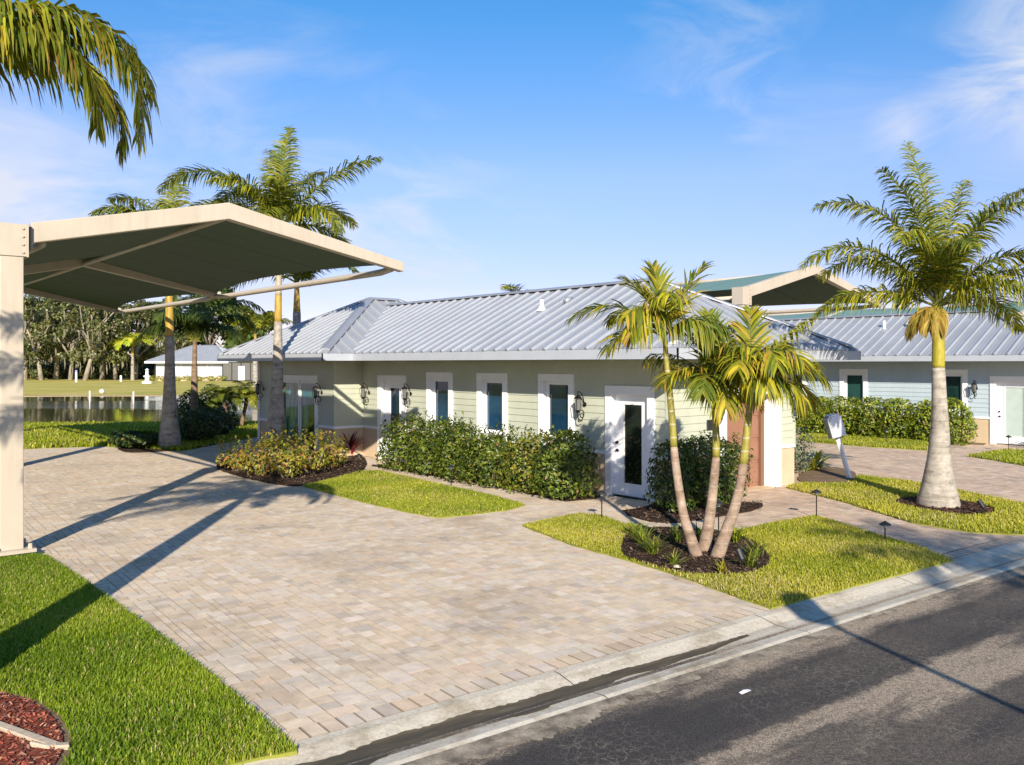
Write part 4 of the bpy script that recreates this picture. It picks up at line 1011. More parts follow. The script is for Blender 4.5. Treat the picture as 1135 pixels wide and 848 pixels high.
# ------------------------------------------------------------------ palms
def jit(c, a=0.15): 
    f = random.uniform(1 - a, 1 + a); return tuple(max(0, q * f * random.uniform(1 - a * .4, 1 + a * .4)) for q in c)
PG = [(0.08, 0.12, 0.016), (0.13, 0.17, 0.02), (0.20, 0.215, 0.022), (0.28, 0.26, 0.03)]      # royal-type greens
PY = [(0.16, 0.19, 0.02), (0.27, 0.28, 0.022), (0.38, 0.35, 0.03), (0.10, 0.13, 0.016)]          # yellower
PD = [(0.42, 0.29, 0.05), (0.36, 0.22, 0.04), (0.30, 0.26, 0.05), (0.45, 0.36, 0.08)]            # old hanging frond
def frond(root, base, az, el, L, droop, leaf=0.5, lw=0.03, n=70, pal=PG, plume=0.5, grav=0.25, sweep=0.55, mat='palm_leaf', curl=0.0, name='frond', start=0.13, seg=3, label=None, p=1.4):
    """one feather frond: az/el in degrees, droop = degrees lost along the rachis"""
    mb = MB(); N_ = 16; pos = Vector(base); pts = [pos.copy()]; tans = []
    a0 = R(az)
    for i in range(N_):
        s = (i + 0.5) / N_; e = R(el - droop * s ** p); a = a0 + R(curl) * s
        t = Vector((math.cos(a) * math.cos(e), math.sin(a) * math.cos(e), math.sin(e))); tans.append(t)
        pos = pos + t * (L / N_); pts.append(pos.copy())
    tans.append(tans[-1])
    rcol = jit((0.22, 0.24, 0.06), 0.1) if pal is not PD else (0.33, 0.24, 0.08)
    mb.tube(pts, [max(0.004, 0.026 * (1 - i / N_) ** 0.8 * L / 2.2) for i in range(N_ + 1)], 4, 0, False, rcol)
    side = Vector((math.sin(a0), -math.cos(a0), 0))
    for i in range(n):
        s = start + (1 - start) * (i + random.random() * 0.6) / n
        k = min(N_ - 1, int(s * N_)); f = s * N_ - k; b = pts[k].lerp(pts[min(k + 1, N_)], min(1, f)); t = tans[k]
        upl = side.cross(t).normalized()
        prof_ = math.sin(math.pi * (0.16 + 0.78 * s)) ** 0.75
        for sg in (-1, 1):
            if random.random() < 0.03: continue
            l = leaf * prof_ * random.uniform(0.82, 1.12)
            lift = random.uniform(-plume, plume) + 0.12
            d = (side * sg + t * (sweep + 0.55 * s) * random.uniform(0.85, 1.15) + upl * lift).normalized()
            q = b.copy(); c = jit(random.choice(pal)); w = lw * random.uniform(0.8, 1.15)
            wd = (t - d * t.dot(d)); wd = wd.normalized() if wd.length > 1e-4 else upl
            fold = upl * 0.25; vs = [q - wd * w * 0.3, q + wd * w * 0.3]; ws = [0.5, 0.36, 0.0] if seg == 3 else [0.5, 0.0]
            for j in range(seg):
                d = (d + Vector((0, 0, -grav * random.uniform(0.6, 1.4) * (j + 0.6)))).normalized(); q = q + d * (l / seg)
                if ws[j] > 0: vs += [q - wd * w * ws[j], q + wd * w * ws[j]]
                else: vs += [q]
            if seg == 3: fs = [(0, 1, 3, 2), (2, 3, 5, 4), (4, 5, 6)]
            else: fs = [(0, 1, 3, 2), (2, 3, 4)]
            mb.idx(vs, fs, 0, c)
    o = mb.build(name, M[mat], root)
    if label: o['label'] = label
    return o
def ringed(mb, pts, rad, n=16, step=0.11, amp=0.012):
    P = [Vector(p) for p in pts]; out = []; rr = []
    for i in range(len(P) - 1):
        L = (P[i + 1] - P[i]).length; m = max(2, int(L / (step / 2)))
        for k in range(m):
            f = k / m; f2 = f * f * (3 - 2 * f) if len(P) == 2 else f
            out.append(P[i].lerp(P[i + 1], f)); rr.append(rad[i] + (rad[i + 1] - rad[i]) * f)
    out.append(P[-1]); rr.append(rad[-1])
    rr = [r * (1 + (amp / max(r, .05)) * (0.5 if i % 2 else -0.5)) for i, r in enumerate(rr)]
    # soften the path
    for _ in range(6):
        out = [out[0]] + [(out[i - 1] + out[i] * 2 + out[i + 1]) / 4 for i in range(1, len(out) - 1)] + [out[-1]]
        rr = [rr[0]] + [(rr[i - 1] + rr[i] * 6 + rr[i + 1]) / 8 for i in range(1, len(rr) - 1)] + [rr[-1]]
    mb.tube(out, rr, n)
def palm(name, loc, label, group, trunk, trad, shaft=None, srad=None, tm='trunk', sm='shaft_yellow', cat='palm tree'):
    """trunk/shaft points are relative to loc; returns root and the crown point"""
    r = empty(name, loc, 0, label, cat, group)
    mb = MB(); ringed(mb, trunk, trad); mb.build('trunk', M[tm], r, smooth=True)
    if shaft:
        mb = MB(); ringed(mb, shaft, srad, 14, 0.2, 0.0); mb.build('crownshaft', M[sm], r, smooth=True)
        return r, shaft[-1]
    return r, trunk[-1]

# big palm by the right-hand lawn
x, y = (8.672, 17.437)
r, c = palm('palm_tree', (x, y, 0.02), 'tall palm with swollen grey ringed trunk and yellow crownshaft in the right hand lawn', 'palms with swollen grey trunks',
         [(0, 0, -0.03), (0.0, 0, 0.12), (0.01, 0, 0.45), (0.02, 0, 0.95), (0.035, 0, 1.6), (0.02, 0, 2.2), (0.0, 0, 2.80)], [0.425, 0.395, 0.315, 0.228, 0.170, 0.142, 0.126],
         [(0.0, 0, 2.80), (0.0, 0, 2.87), (0.005, 0, 3.2), (0.0, 0, 3.65), (0.0, 0, 4.05)], [0.122, 0.126, 0.124, 0.11, 0.08])
cc = (c[0], c[1], c[2] - 0.02)
spec = [  # az, el, L, droop
    (108, 86, 3.35, 26), (172, 76, 3.3, 95), (184, 52, 3.1, 100), (14, 70, 3.3, 62), (-6, 40, 2.7, 95),
    (-62, 74, 2.7, 85), (-100, 62, 2.3, 100), (60, 58, 2.7, 85), (130, 52, 2.8, 95), (225, 68, 2.5, 105), (-35, 54, 2.5, 108), (40, 80, 2.9, 45), (200, 82, 2.9, 55), (300, 35, 2.0, 100), (85, 40, 2.2, 95), (20, 20, 2.3, 85), (178, 22, 2.4, 70)]
for (az, el, L, dr) in spec: frond(r, cc, az, el, L * 1.1, dr, 0.64, 0.03, 140, PG if random.random() < .55 else PY, plume=0.9, grav=0.27, p=1.7)
for az, el, dr in ((205, 14, 120), (225, 8, 120), (245, 0, 105), (190, 2, 95), (180, -10, 80)): frond(r, (cc[0], cc[1], cc[2] - 0.03), az, el, 0.85, dr, 0.5, 0.026, 60, PD, plume=0.5, grav=0.4, sweep=1.5, label='withered golden frond hanging against the trunk')

# palm in front of the wing of the house
x, y = (-7.154, 25.991)
r, c = palm('palm_tree', (x, y, 0.02), 'tall palm with swollen grey trunk standing in front of the sliding door', 'palms with swollen grey trunks',
         [(0, 0, -0.03), (0.0, 0, 0.3), (0.0, 0, 0.9), (0.02, 0, 1.8), (0.05, 0, 2.9), (0.06, 0, 4.15)], [0.36, 0.34, 0.285, 0.205, 0.152, 0.116],
         [(0.06, 0, 4.15), (0.06, 0, 4.5), (0.07, 0, 4.95)], [0.108, 0.105, 0.10], sm='shaft_gold')
mb = MB(); ringed(mb, [(0.07, 0, 4.95), (0.09, 0, 5.8), (0.12, 0, 7.0)], [0.10, 0.088, 0.06], 12, 0.2, 0.0); mb.build('leaf_sheath', M['sheath'], r, smooth=True)
c = (0.12, 0, 7.0)
for (az, el, L, dr) in [(178, 58, 4.6, 108), (78, 87, 3.3, 22), (3, 52, 3.8, 42), (196, 36, 3.4, 100), (150, 55, 3.4, 95), (225, 62, 2.8, 95), (-30, 34, 2.8, 110), (-80, 66, 2.6, 100), (115, 78, 3.2, 45), (35, 45, 2.8, 100), (270, 30, 2.4, 110), (165, 20, 3.0, 80), (10, 12, 2.6, 90), (60, 70, 2.9, 60)]:
    frond(r, c, az, el, L, dr, 0.80, 0.04, 130, PG if random.random() < .7 else PY, plume=0.8, grav=0.26, p=1.6)

# palm beside the pond lawn
x, y = (-11.708, 29.309)
r, c = palm('palm_tree', (x, y, 0.0), 'palm with swollen grey trunk at the edge of the pond lawn, under the canopy corner', 'palms with swollen grey trunks',
         [(0, 0, -0.03), (0.0, 0, 0.35), (0.0, 0, 1.0), (0.0, 0, 2.0), (0.01, 0, 3.0), (0, 0, 3.85)], [0.385, 0.36, 0.27, 0.20, 0.16, 0.14],
         [(0, 0, 3.85), (0, 0, 4.3), (-0.02, 0, 5.6), (-0.02, 0, 7.0)], [0.135, 0.135, 0.12, 0.08], sm='shaft_gold')
c = (-0.02, 0, 7.0)
for (az, el, L, dr) in [(160, 66, 3.0, 80), (185, 50, 2.8, 90), (95, 80, 2.9, 40), (60, 60, 2.8, 90), (210, 60, 2.6, 100), (-20, 40, 2.6, 100), (-70, 62, 2.4, 100), (280, 40, 2.4, 110), (130, 40, 2.8, 90), (20, 60, 2.6, 90)]:
    frond(r, c, az, el, L * 1.12, dr, 0.85, 0.048, 105, PG, plume=0.7, grav=0.26)

# younger palm between
x, y = (-13.314, 35.779)
r, c = palm('palm_tree', (x, y, 0.0), 'younger dark fronded palm with slim brown trunk between the shrubs and the pond', 'slim trunked palms',
         [(0, 0, -0.03), (0.03, 0, 0.6), (0.05, 0, 1.6), (0.06, 0, 2.8)], [0.20, 0.17, 0.14, 0.12], [(0.06, 0, 2.8), (0.08, 0, 3.9)], [0.11, 0.08], tm='trunk_brown', sm='trunk_brown')
for (az, el, L, dr) in [(175, 74, 3.6, 125), (5, 72, 3.8, 120), (60, 82, 3.0, 60), (120, 76, 2.9, 80), (250, 66, 2.8, 115), (300, 66, 2.8, 115), (200, 45, 2.6, 110), (340, 45, 2.6, 110), (95, 86, 2.7, 30), (150, 60, 3, 110), (30, 60, 3, 110)]:
    frond(r, (0.08, 0, 3.9), az, el, L, dr, 0.95, 0.05, 85, [(0.05, 0.085, 0.016), (0.075, 0.115, 0.02), (0.10, 0.13, 0.024)], plume=0.4, grav=0.34)
frond(r, (0.08, 0, 3.6), 285, 84, 1.5, 15, 0.5, 0.05, 40, [(0.28, 0.30, 0.03), (0.34, 0.34, 0.04)], plume=0.2, grav=0.3, label='fresh yellow green centre frond')

# palms glimpsed behind the house
for (px, d, zc, lab, pal_, L) in [((329 - 567.5) / 950, 33.0, 6.0, 'palm with golden shaft behind the left end of the house roof', PG, 3.2), ((577 - 567.5) / 950, 46.0, 5.75, 'palm crown peeking over the middle of the house ridge', PG, 2.4), ((530 - 567.5) / 950, 60.0, 6.1, 'faint distant palm tip over the house ridge', PG, 2.2), ((283 - 567.5) / 950, 58.0, 4.9, 'yellow green palm behind the left eave of the house', PY, 3.0)]:
    r, c = palm('palm_tree', (px * d, d, 0.0), lab, 'palms behind the house', [(0, 0, -0.03), (0, 0, 1.0), (0, 0, zc - 1.1)], [0.28, 0.2, 0.15], [(0, 0, zc - 1.1), (0, 0, zc)], [0.14, 0.08], sm='shaft_gold')
    for k in range(12):
        frond(r, (0, 0, zc), k * 30 + random.uniform(-10, 10), random.uniform(30, 80), L * random.uniform(.85, 1.1), random.uniform(80, 120), 0.75, 0.05, 80, pal_, plume=0.6, grav=0.32, seg=2)

# three stemmed clump palm on the island
x, y = (2.907, 12.874)
PC = [(0.19, 0.21, 0.014), (0.31, 0.30, 0.016), (0.43, 0.37, 0.02), (0.08, 0.105, 0.012), (0.24, 0.245, 0.016), (0.12, 0.15, 0.012), (0.40, 0.27, 0.04)]
cl_lab = ['tallest left leaning stem of the triple palm clump, its frond reaching over the house eave', 'upright middle stem of the triple palm clump on the island bed', 'right leaning stem of the triple palm clump, with golden fronds toward the entry']
k = 13.0 / 950
def off(px, py, dy=0.0): return ((px - 782) * k, dy, (616 - py) * k)
specs = [
    ([off(772.5, 618), off(764, 596), off(757, 575), off(752, 545), off(748, 515), off(746.5, 499)], [0.100, 0.080, 0.070, 0.064, 0.060, 0.057],
     [off(746.5, 499), off(745, 470), off(741, 432), off(738, 400), off(736, 378)], [0.055, 0.052, 0.047, 0.04, 0.028], -0.05, 'trunk_tan',
     [(178, 48, 1.5, 92, .5), (120, 84, 1.12, 18, .55), (165, 74, 1.1, 45, .55), (24, 66, 1.3, 20, .55), (-20, 50, 1.0, 110, .6), (-95, 74, 1.15, 105, .62), (230, 45, 1.1, 110, .6), (75, 66, 1.25, 90, .55), (-55, 45, 1.0, 115, .6), (200, 25, .95, 90, .55), (140, 50, 1.1, 85, .5), (-130, 60, 1.1, 110, .6)]),
    ([off(784, 613), off(790, 585), off(794, 555), off(797, 525), off(798.5, 508)], [0.108, 0.086, 0.074, 0.067, 0.062],
     [off(798.5, 508), off(799, 485), off(797, 460), off(796, 436)], [0.06, 0.056, 0.048, 0.034], 0.28, 'trunk_tan',
     [(60, 80, 1.4, 70, .58), (170, 66, 1.2, 90, .58), (-75, 78, 1.5, 128, .66), (10, 62, 1.2, 90, .55), (-110, 50, 1.1, 115, .6), (130, 50, 1.1, 100, .5), (-40, 55, 1.15, 110, .6), (215, 55, 1.1, 110, .55), (95, 86, 1.3, 25, .55), (-90, 35, .9, 115, .6), (30, 30, 1.0, 100, .5), (-60, 70, 1.25, 130, .62)]),
    ([off(791, 621), off(803, 593), off(812, 568), off(818.5, 540), off(821, 521)], [0.108, 0.088, 0.076, 0.068, 0.064],
     [off(821, 521), off(824, 495), off(827, 468), off(829, 448), off(830, 434)], [0.062, 0.058, 0.052, 0.043, 0.03], -0.12, 'trunk_tan',
     [(18, 60, 1.42, 40, .5), (8, 40, 1.1, 60, .5), (75, 82, 1.3, 40, .55), (110, 60, 1.2, 90, .55), (40, 62, 1.3, 80, .5), (-90, 45, 1.0, 115, .6), (150, 70, 1.2, 80, .55), (-20, 48, 1.15, 110, .55), (-70, 66, 1.2, 115, .6), (-115, 60, 1.15, 115, .6), (-45, 25, 0.95, 100, .55), (195, 40, 1.0, 110, .5), (5, 25, 1.1, 100, .5), (-85, 68, 1.3, 130, .62)])]
for (tr, trr, sh, shr, dy, tm, fr_), lab in zip(specs, cl_lab):
    b0 = tr[0]; rel = lambda q: (q[0] - b0[0], 0, q[2] - b0[2])
    zb = 0.03
    r, c = palm('palm_tree', (x + b0[0], y + dy * 1.0, zb), lab, 'stems of the triple palm clump', [(0, 0, -0.06)] + [rel(q) for q in tr[1:]], trr, [rel(q) for q in sh], shr, tm=tm, sm='shaft_green')
    cc = (c[0], c[1], c[2] - 0.02)
    for i, (az, el, L, dr, lf) in enumerate(fr_):
        pal_ = PC if (i % 4 or 'golden' in lab) else PG
        if 'golden' in lab and i in (0, 1): pal_ = [(0.40, 0.36, 0.04), (0.34, 0.33, 0.04), (0.26, 0.28, 0.03)]
        up_ = el > 60 and dr < 60
        frond(r, cc, az + random.uniform(-6, 6), el, L * (1.02 if up_ else 1.1), dr, lf * (0.95 if up_ else 1.15), 0.042 if up_ else 0.040, 32 if up_ else 31, pal_, plume=0.45, grav=0.10 if up_ else random.choice((0.22, 0.4, 0.62)), sweep=1.25 if up_ else random.uniform(.8, 1.2), start=0.14)

# palm whose crown hangs in from the top left; its trunk stands in the red mulch just out of frame
fx, fy = -5.0, 7.12
r, c = palm('palm_tree', (fx, fy, 0.03), 'palm frond hanging into the top left corner from a trunk just out of frame', 'palms with swollen grey trunks',
         [(0, 0, -0.03), (0, 0, 0.4), (0, 0, 1.2), (0, 0, 4.2)], [0.34, 0.31, 0.24, 0.17], [(0, 0, 4.2), (0, 0, 4.7), (0, 0, 5.15)], [0.16, 0.13, 0.09])
c = (0.05, 0, 5.12)
for (az, el, L, dr, pp) in [(7, 68, 2.85, 178, 1.2), (12, 72, 2.6, 155, 1.2), (18, 60, 2.35, 165, 1.2), (2, 66, 2.3, 172, 1.2)]:
    frond(r, c, az, el, L, dr, 0.62, 0.036, 125, PY + PG + [(0.26, 0.17, 0.04)], plume=0.5, grav=0.5, p=pp)
for (az, el, L, dr) in [(95, 66, 2.6, 105), (140, 62, 2.9, 100), (175, 58, 2.9, 100), (200, 50, 2.7, 95), (240, 60, 2.6, 100), (290, 50, 2.2, 95), (120, 40, 2.5, 80), (180, 30, 3.1, 75), (192, 12, 2.9, 70), (168, 45, 3.1, 85), (205, 28, 2.8, 80), (184, -8, 2.5, 60)]:
    frond(r, c, az, el, L, dr, 0.6, 0.03, 95, PG, plume=0.7, grav=0.3)

# pygmy date palms by the water
for (p0, h, lean, lab) in [((-12.295, 37.740), 1.35, -0.42, 'left one of two small dark date palms by the water'), ((-12.188, 38.531), 1.4, 0.3, 'right one of two small sunlit date palms by the water')]:
    r, c = palm('date_palm', (p0[0], p0[1], 0), lab, 'small date palms by the water', [(0, 0, -0.03), (lean * .4, 0, .6), (lean, 0, h)], [0.10, 0.08, 0.085], tm='trunk_brown')
    for k_ in range(22):
        frond(r, c, k_ * 360 / 22 + random.uniform(-8, 8), random.uniform(5, 75), random.uniform(1.1, 1.5), random.uniform(85, 125), 0.36, 0.03, 44, PG[:3] if lean < 0 else PY, plume=0.25, grav=0.3, seg=2)  # sunlit look of the right palm is put into its yellower palette
# bright young palm on the far bank
r, c = palm('palm_tree', (*(-69.287, 156.534), -0.15), 'bright young palm standing alone on the far bank before the oaks', 'slim trunked palms', [(0, 0, -.1), (0, 0, 4.6)], [0.35, 0.26], [(0, 0, 4.6), (0, 0, 6.6)], [0.25, 0.12], sm='shaft_yellow')
for k_ in range(13): frond(r, (0, 0, 6.4), k_ * 360 / 13 + random.uniform(-9, 9), random.uniform(30, 80), random.uniform(4.6, 6.0), random.uniform(85, 125), 1.7, 0.24, 30, [(0.30, 0.40, 0.03), (0.42, 0.48, 0.04), (0.55, 0.50, 0.05)], plume=0.3, grav=0.25, seg=2)

# ------------------------------------------------------------------ shrubs
def shrub(name, loc, size, label, group, n=1500, leaf=0.07, pal=None, shape='box', up=0.3, stems=6, cat='shrub', mat='leaf', clump=12, rz=0.0, shoots=0):
    pal = pal or PG; r = empty(name, loc, rz, label, cat, group); sx, sy, sz = size; mb = MB()
    lob = [(Vector((random.gauss(0, 1), random.gauss(0, 1), random.gauss(0.1, .8))).normalized(), random.uniform(-.30, .20)) for _ in range(clump)]
    ex = 5.0 if shape == 'box' else 2.2
    made = 0
    while made < n:
        d = Vector((random.gauss(0, 1), random.gauss(0, 1), random.gauss(0, 1))).normalized()
        k = (abs(d.x) ** ex + abs(d.y) ** ex + abs(d.z) ** ex) ** (-1 / ex)
        bmp = sum(a * max(0.0, d.dot(q)) ** 8 for q, a in lob)
        q_ = k * (0.96 + bmp) * (random.uniform(0.80, 1.06) if random.random() < 0.8 else random.uniform(0.35, 0.8))
        p = Vector((d.x * q_, d.y * q_, 0.5 + 0.5 * d.z * q_))
        if shape != 'box' and p.z < 0.42: p.x *= 0.62 + 0.9 * p.z; p.y *= 0.62 + 0.9 * p.z
        if p.z < 0.03: continue
        nrm = (Vector((p.x, p.y, (p.z - 0.4) * 1.2)).normalized() + Vector((random.gauss(0, .5), random.gauss(0, .5), random.gauss(up, .45)))).normalized()
        pos = Vector((p.x * sx / 2, p.y * sy / 2, p.z * sz)); t = nrm.orthogonal().normalized()
        a = random.uniform(0, 6.283); t = (t * math.cos(a) + nrm.cross(t) * math.sin(a)); b = nrm.cross(t); l = leaf * random.uniform(0.5, 1.35); w = l * random.uniform(0.4, 0.6)
        col = jit(random.choice(pal), 0.28) if random.random() > 0.02 else jit((0.26, 0.17, 0.06), 0.2)
        mb.idx([pos - t * l * .5, pos + b * w * .5 + nrm * l * .05, pos + t * l * .5 - nrm * l * .08, pos - b * w * .5 + nrm * l * .05], [(0, 1, 2, 3)], 0, col); made += 1
    for _ in range(shoots):
        a_ = Vector((random.uniform(-.85, .85) * sx / 2, random.uniform(-.85, .85) * sy / 2, sz * 0.85)); dr_ = Vector((random.gauss(0, .25), random.gauss(0, .25), 1)).normalized(); ln_ = random.uniform(.18, .42)
        for k in range(13):
            pos = a_ + dr_ * (ln_ * k / 12); an = random.uniform(0, 6.283); t = (Vector((math.cos(an), math.sin(an), random.uniform(.3, 1.0)))).normalized(); b = t.cross(Vector((0, 0, 1))).normalized(); l = leaf * random.uniform(.8, 1.15); col = jit(random.choice(pal), .2)
            mb.idx([pos, pos + t * l * .5 + b * l * .26, pos + t * l, pos + t * l * .5 - b * l * .26], [(0, 1, 2, 3)], 0, col)
    mb.build('foliage', M[mat], r)
    st = MB()
    for _ in range(stems):
        a = random.uniform(0, 6.283); q = random.uniform(.2, .75)
        st.tube([(math.cos(a) * .06 * sx, math.sin(a) * .06 * sy, -0.03), (math.cos(a) * q * .3 * sx, math.sin(a) * q * .3 * sy, sz * .4), (math.cos(a) * q * .5 * sx, math.sin(a) * q * .5 * sy, sz * .8)], [0.016, 0.012, 0.006], 5)
    st.build('stem', M['twig'], r)
    return r
HG = [(0.035, 0.062, 0.010), (0.07, 0.108, 0.013), (0.11, 0.155, 0.016), (0.18, 0.215, 0.024)]
HG2 = [(0.13, 0.185, 0.013), (0.21, 0.27, 0.017), (0.31, 0.34, 0.026), (0.06, 0.09, 0.010)]
DG0 = [(0.035, 0.06, 0.012), (0.05, 0.085, 0.014)]
hs = [(-8.35, 1.28, 'bushy green shrub at the left end of the window row, by the left door'), (-7.10, 1.30, 'dense green shrub below the left tall window of the sage house'), (-5.82, 1.24, 'full green shrub below the middle tall window of the sage house'), (-4.5, 1.16, 'lower green shrub between the middle and right tall windows'), (-3.25, 1.12, 'sparse yellowish shrub left of the right tall window base'), (-2.0, 1.24, 'dark upright shrub under the right tall window, nearest the glass entry door')]
for i, (X, h, lab) in enumerate(hs):
    shrub('shrub', site(X, -1.05 + 0.05 * math.sin(i * 2), 0.02), (1.40 if i < 5 else 1.15, 1.25, h * 1.09), lab, 'shrubs along the sage house wall', 3300, 0.098, HG if i != 4 else HG + [(0.24, 0.22, 0.03), (0.30, 0.26, 0.04)], rz=RZ, clump=26, shoots=16)
for X, Y, h, lab, w in [(0.62, -0.62, 1.32, 'dark green shrub at the house corner behind the triple palm', .95), (0.70, 0.22, 1.36, 'dark green shrub between the triple palm and the entry plaque', 1.0), (0.66, 1.0, 1.25, 'green shrub closest to the terracotta entry door', .9)]:
    shrub('shrub', site(X, Y, 0.02), (w, w, h), lab, 'shrubs at the house corner', 2100, 0.095, DG0 + HG[:3], rz=RZ, clump=20, shoots=9)
for i in range(8):
    X = -9.55 + i * 1.08
    labs = ['leftmost hedge shrub of the blue house, half hidden by the house corner', 'second hedge shrub from the left before the blue house', 'hedge shrub under the blue house window with dark blinds', 'hedge shrub right of the dark blind window and behind the leaning mailbox', 'fifth hedge shrub from the left at the blue house, mid hedge', 'hedge shrub just left of the big palm trunk', 'hedge shrub directly behind the big palm trunk', 'rightmost hedge shrub of the blue house, beside the tan wall base']
    shrub('hedge_shrub', site(X + .1, 19.38 - 1.0, 0.0), (1.25, 1.25, 1.55), labs[i], 'clipped hedge before the blue house', 2200, 0.13, HG2, rz=RZ, up=0.2, clump=20)
# croton bed in front of the wing
CR = [(0.20, 0.22, 0.03), (0.30, 0.27, 0.035), (0.12, 0.15, 0.02), (0.36, 0.26, 0.04), (0.27, 0.30, 0.03), (0.33, 0.17, 0.04)]
for (px, h, w, lab) in [((-7.383, 22.958), .62, 1.1, 'low yellow green croton at the left tip of the mulch bed'), ((-6.438, 22.040), .8, 1.25, 'yellow green croton in front of the swollen palm trunk'), ((-5.653, 21.523), .95, 1.35, 'tallest mottled croton right of the swollen palm trunk'), ((-5.246, 22.398), .9, 1.3, 'reddish tinted croton below the sliding door edge'), ((-4.987, 23.750), .7, 1.0, 'small croton beside the dark red cordyline'), ((-6.578, 25.045), .8, 1.3, 'croton at the back of the bed close to the wing wall')]:
    shrub('croton', (*px, 0.02), (w, w, h), lab, 'crotons in the mulch bed', 560, 0.105, CR, 'round', clump=30, stems=12, shoots=14, cat='shrub')
# shrubs under the pond lawn palm
DG = [(0.025, 0.05, 0.012), (0.045, 0.075, 0.016), (0.07, 0.10, 0.02)]
for (px, h, w, lab) in [((-12.880, 29.309), .6, 1.7, 'low dark shrub left of the pond lawn palm trunk'), ((-11.650, 31.667), 1.15, 1.9, 'dark green shrub right of the pond lawn palm trunk'), ((-11.725, 34.012), 1.2, 1.8, 'dark shrub nearest the pygmy date palms'), ((-13.746, 36.733), 1.75, 1.7, 'tall leggy shrub behind the slim dark palm trunk'), ((-13.540, 38.803), 1.9, 1.5, 'tall leggy shrub standing against the pond')]:
    shrub('shrub', (*px, 0.0), (w, w, h), lab, 'shrubs under the pond lawn palm', 1700, 0.15, DG if h < 1.5 else HG[:3], 'round', clump=14)
shrub('shrub', (*(7.523, 22.582), 0.02), (0.9, 0.9, 1.25), 'silvery grey green shrub at the back corner of the green house', None, 900, 0.09, [(0.15, 0.19, 0.12), (0.22, 0.25, 0.17), (0.09, 0.12, 0.07)], 'round', clump=10)
shrub('shrub', site(1.05, 20.3 - 1.75, 0.0), (1.3, 1.1, 0.75), 'dark shrub before the pale door of the blue house', None, 700, 0.09, DG, 'round', clump=9)

def tuft(name, loc, label, group, n=40, L=0.4, w=0.02, pal=HG2, el=(35, 80), droop=60, cat='plant', part='leaves'):
    r = empty(name, loc, 0, label, cat, group); mb = MB()
    for _ in range(n):
        a = random.uniform(0, 6.283); e = R(random.uniform(*el)); l = L * random.uniform(.65, 1.1); p = Vector((random.gauss(0, .035), random.gauss(0, .035), 0)); sd = Vector((-math.sin(a), math.cos(a), 0))
        vs = []; S = 4; dr = R(droop) / S
        for j in range(S + 1):
            ww = w * (0.5, 0.9, 1.0, 0.7, 0.0)[j]
            vs += [p - sd * ww * .5, p + sd * ww * .5] if ww else [p.copy()]
            p = p + Vector((math.cos(a) * math.cos(e), math.sin(a) * math.cos(e), math.sin(e))) * (l / S); e -= dr
        mb.idx(vs, [(0, 1, 3, 2), (2, 3, 5, 4), (4, 5, 7, 6), (6, 7, 8)], 0, jit(random.choice(pal), .2))
    mb.build(part, M['leaf'], r); return r
TG = [(0.12, 0.17, 0.02), (0.19, 0.23, 0.025), (0.28, 0.27, 0.035), (0.08, 0.12, 0.015)]
for (px, L, n, pal_, lab) in [((2.064, 13.571), .42, 75, TG, 'largest grassy tuft at the left of the palm island mulch'), ((2.131, 12.934), .40, 70, TG, 'grassy tuft overlapping the largest one toward the drive'), ((2.036, 14.275), .36, 55, TG, 'grassy tuft at the back left of the island mulch by the lawn'), ((2.646, 13.775), .38, 55, HG, 'dark grassy tuft behind the left palm stem'), ((2.293, 12.137), .30, 42, TG, 'small tuft in front of the left palm stem with white stone'), ((3.589, 13.775), .40, 70, HG2, 'green tuft right behind the right palm stem'), ((3.615, 12.696), .42, 55, TG, 'yellow green tuft beside the black spotlight'), ((3.352, 12.083), .34, 40, TG, 'tuft at the front right rim of the island mulch'), ((2.869, 11.774), .26, 24, [(0.36, 0.30, 0.03), (0.42, 0.36, 0.05), (0.26, 0.24, 0.03)], 'yellowed small tuft in front of the right palm stem'), ((3.069, 13.985), .34, 40, HG, 'dark tuft between the left and middle palm stems')]:
    tuft('grass_tuft', (*px, 0.035), lab, 'grassy tufts on the palm island', n, L, 0.018, pal_)
tuft('cordyline', (*(-5.054, 26.748), 0.03), 'dark red cordyline with upright strappy leaves beside the wing corner', None, 46, 0.95, 0.085, [(0.20, 0.02, 0.04), (0.32, 0.03, 0.08), (0.09, 0.012, 0.02), (0.42, 0.05, 0.11)], (45, 88), 50)
tuft('bromeliad', (*(8.176, 23.151), 0.02), 'bright yellow green strappy plant at the back corner of the green house', None, 60, 0.75, 0.09, [(0.38, 0.40, 0.04), (0.28, 0.32, 0.03), (0.45, 0.44, 0.08)], (20, 80), 60)
tuft('fern', (*(3.371, 16.902), 0.03), 'small leafy fern at the foot of the shrub by the glass door', None, 26, 0.28, 0.03, HG2)

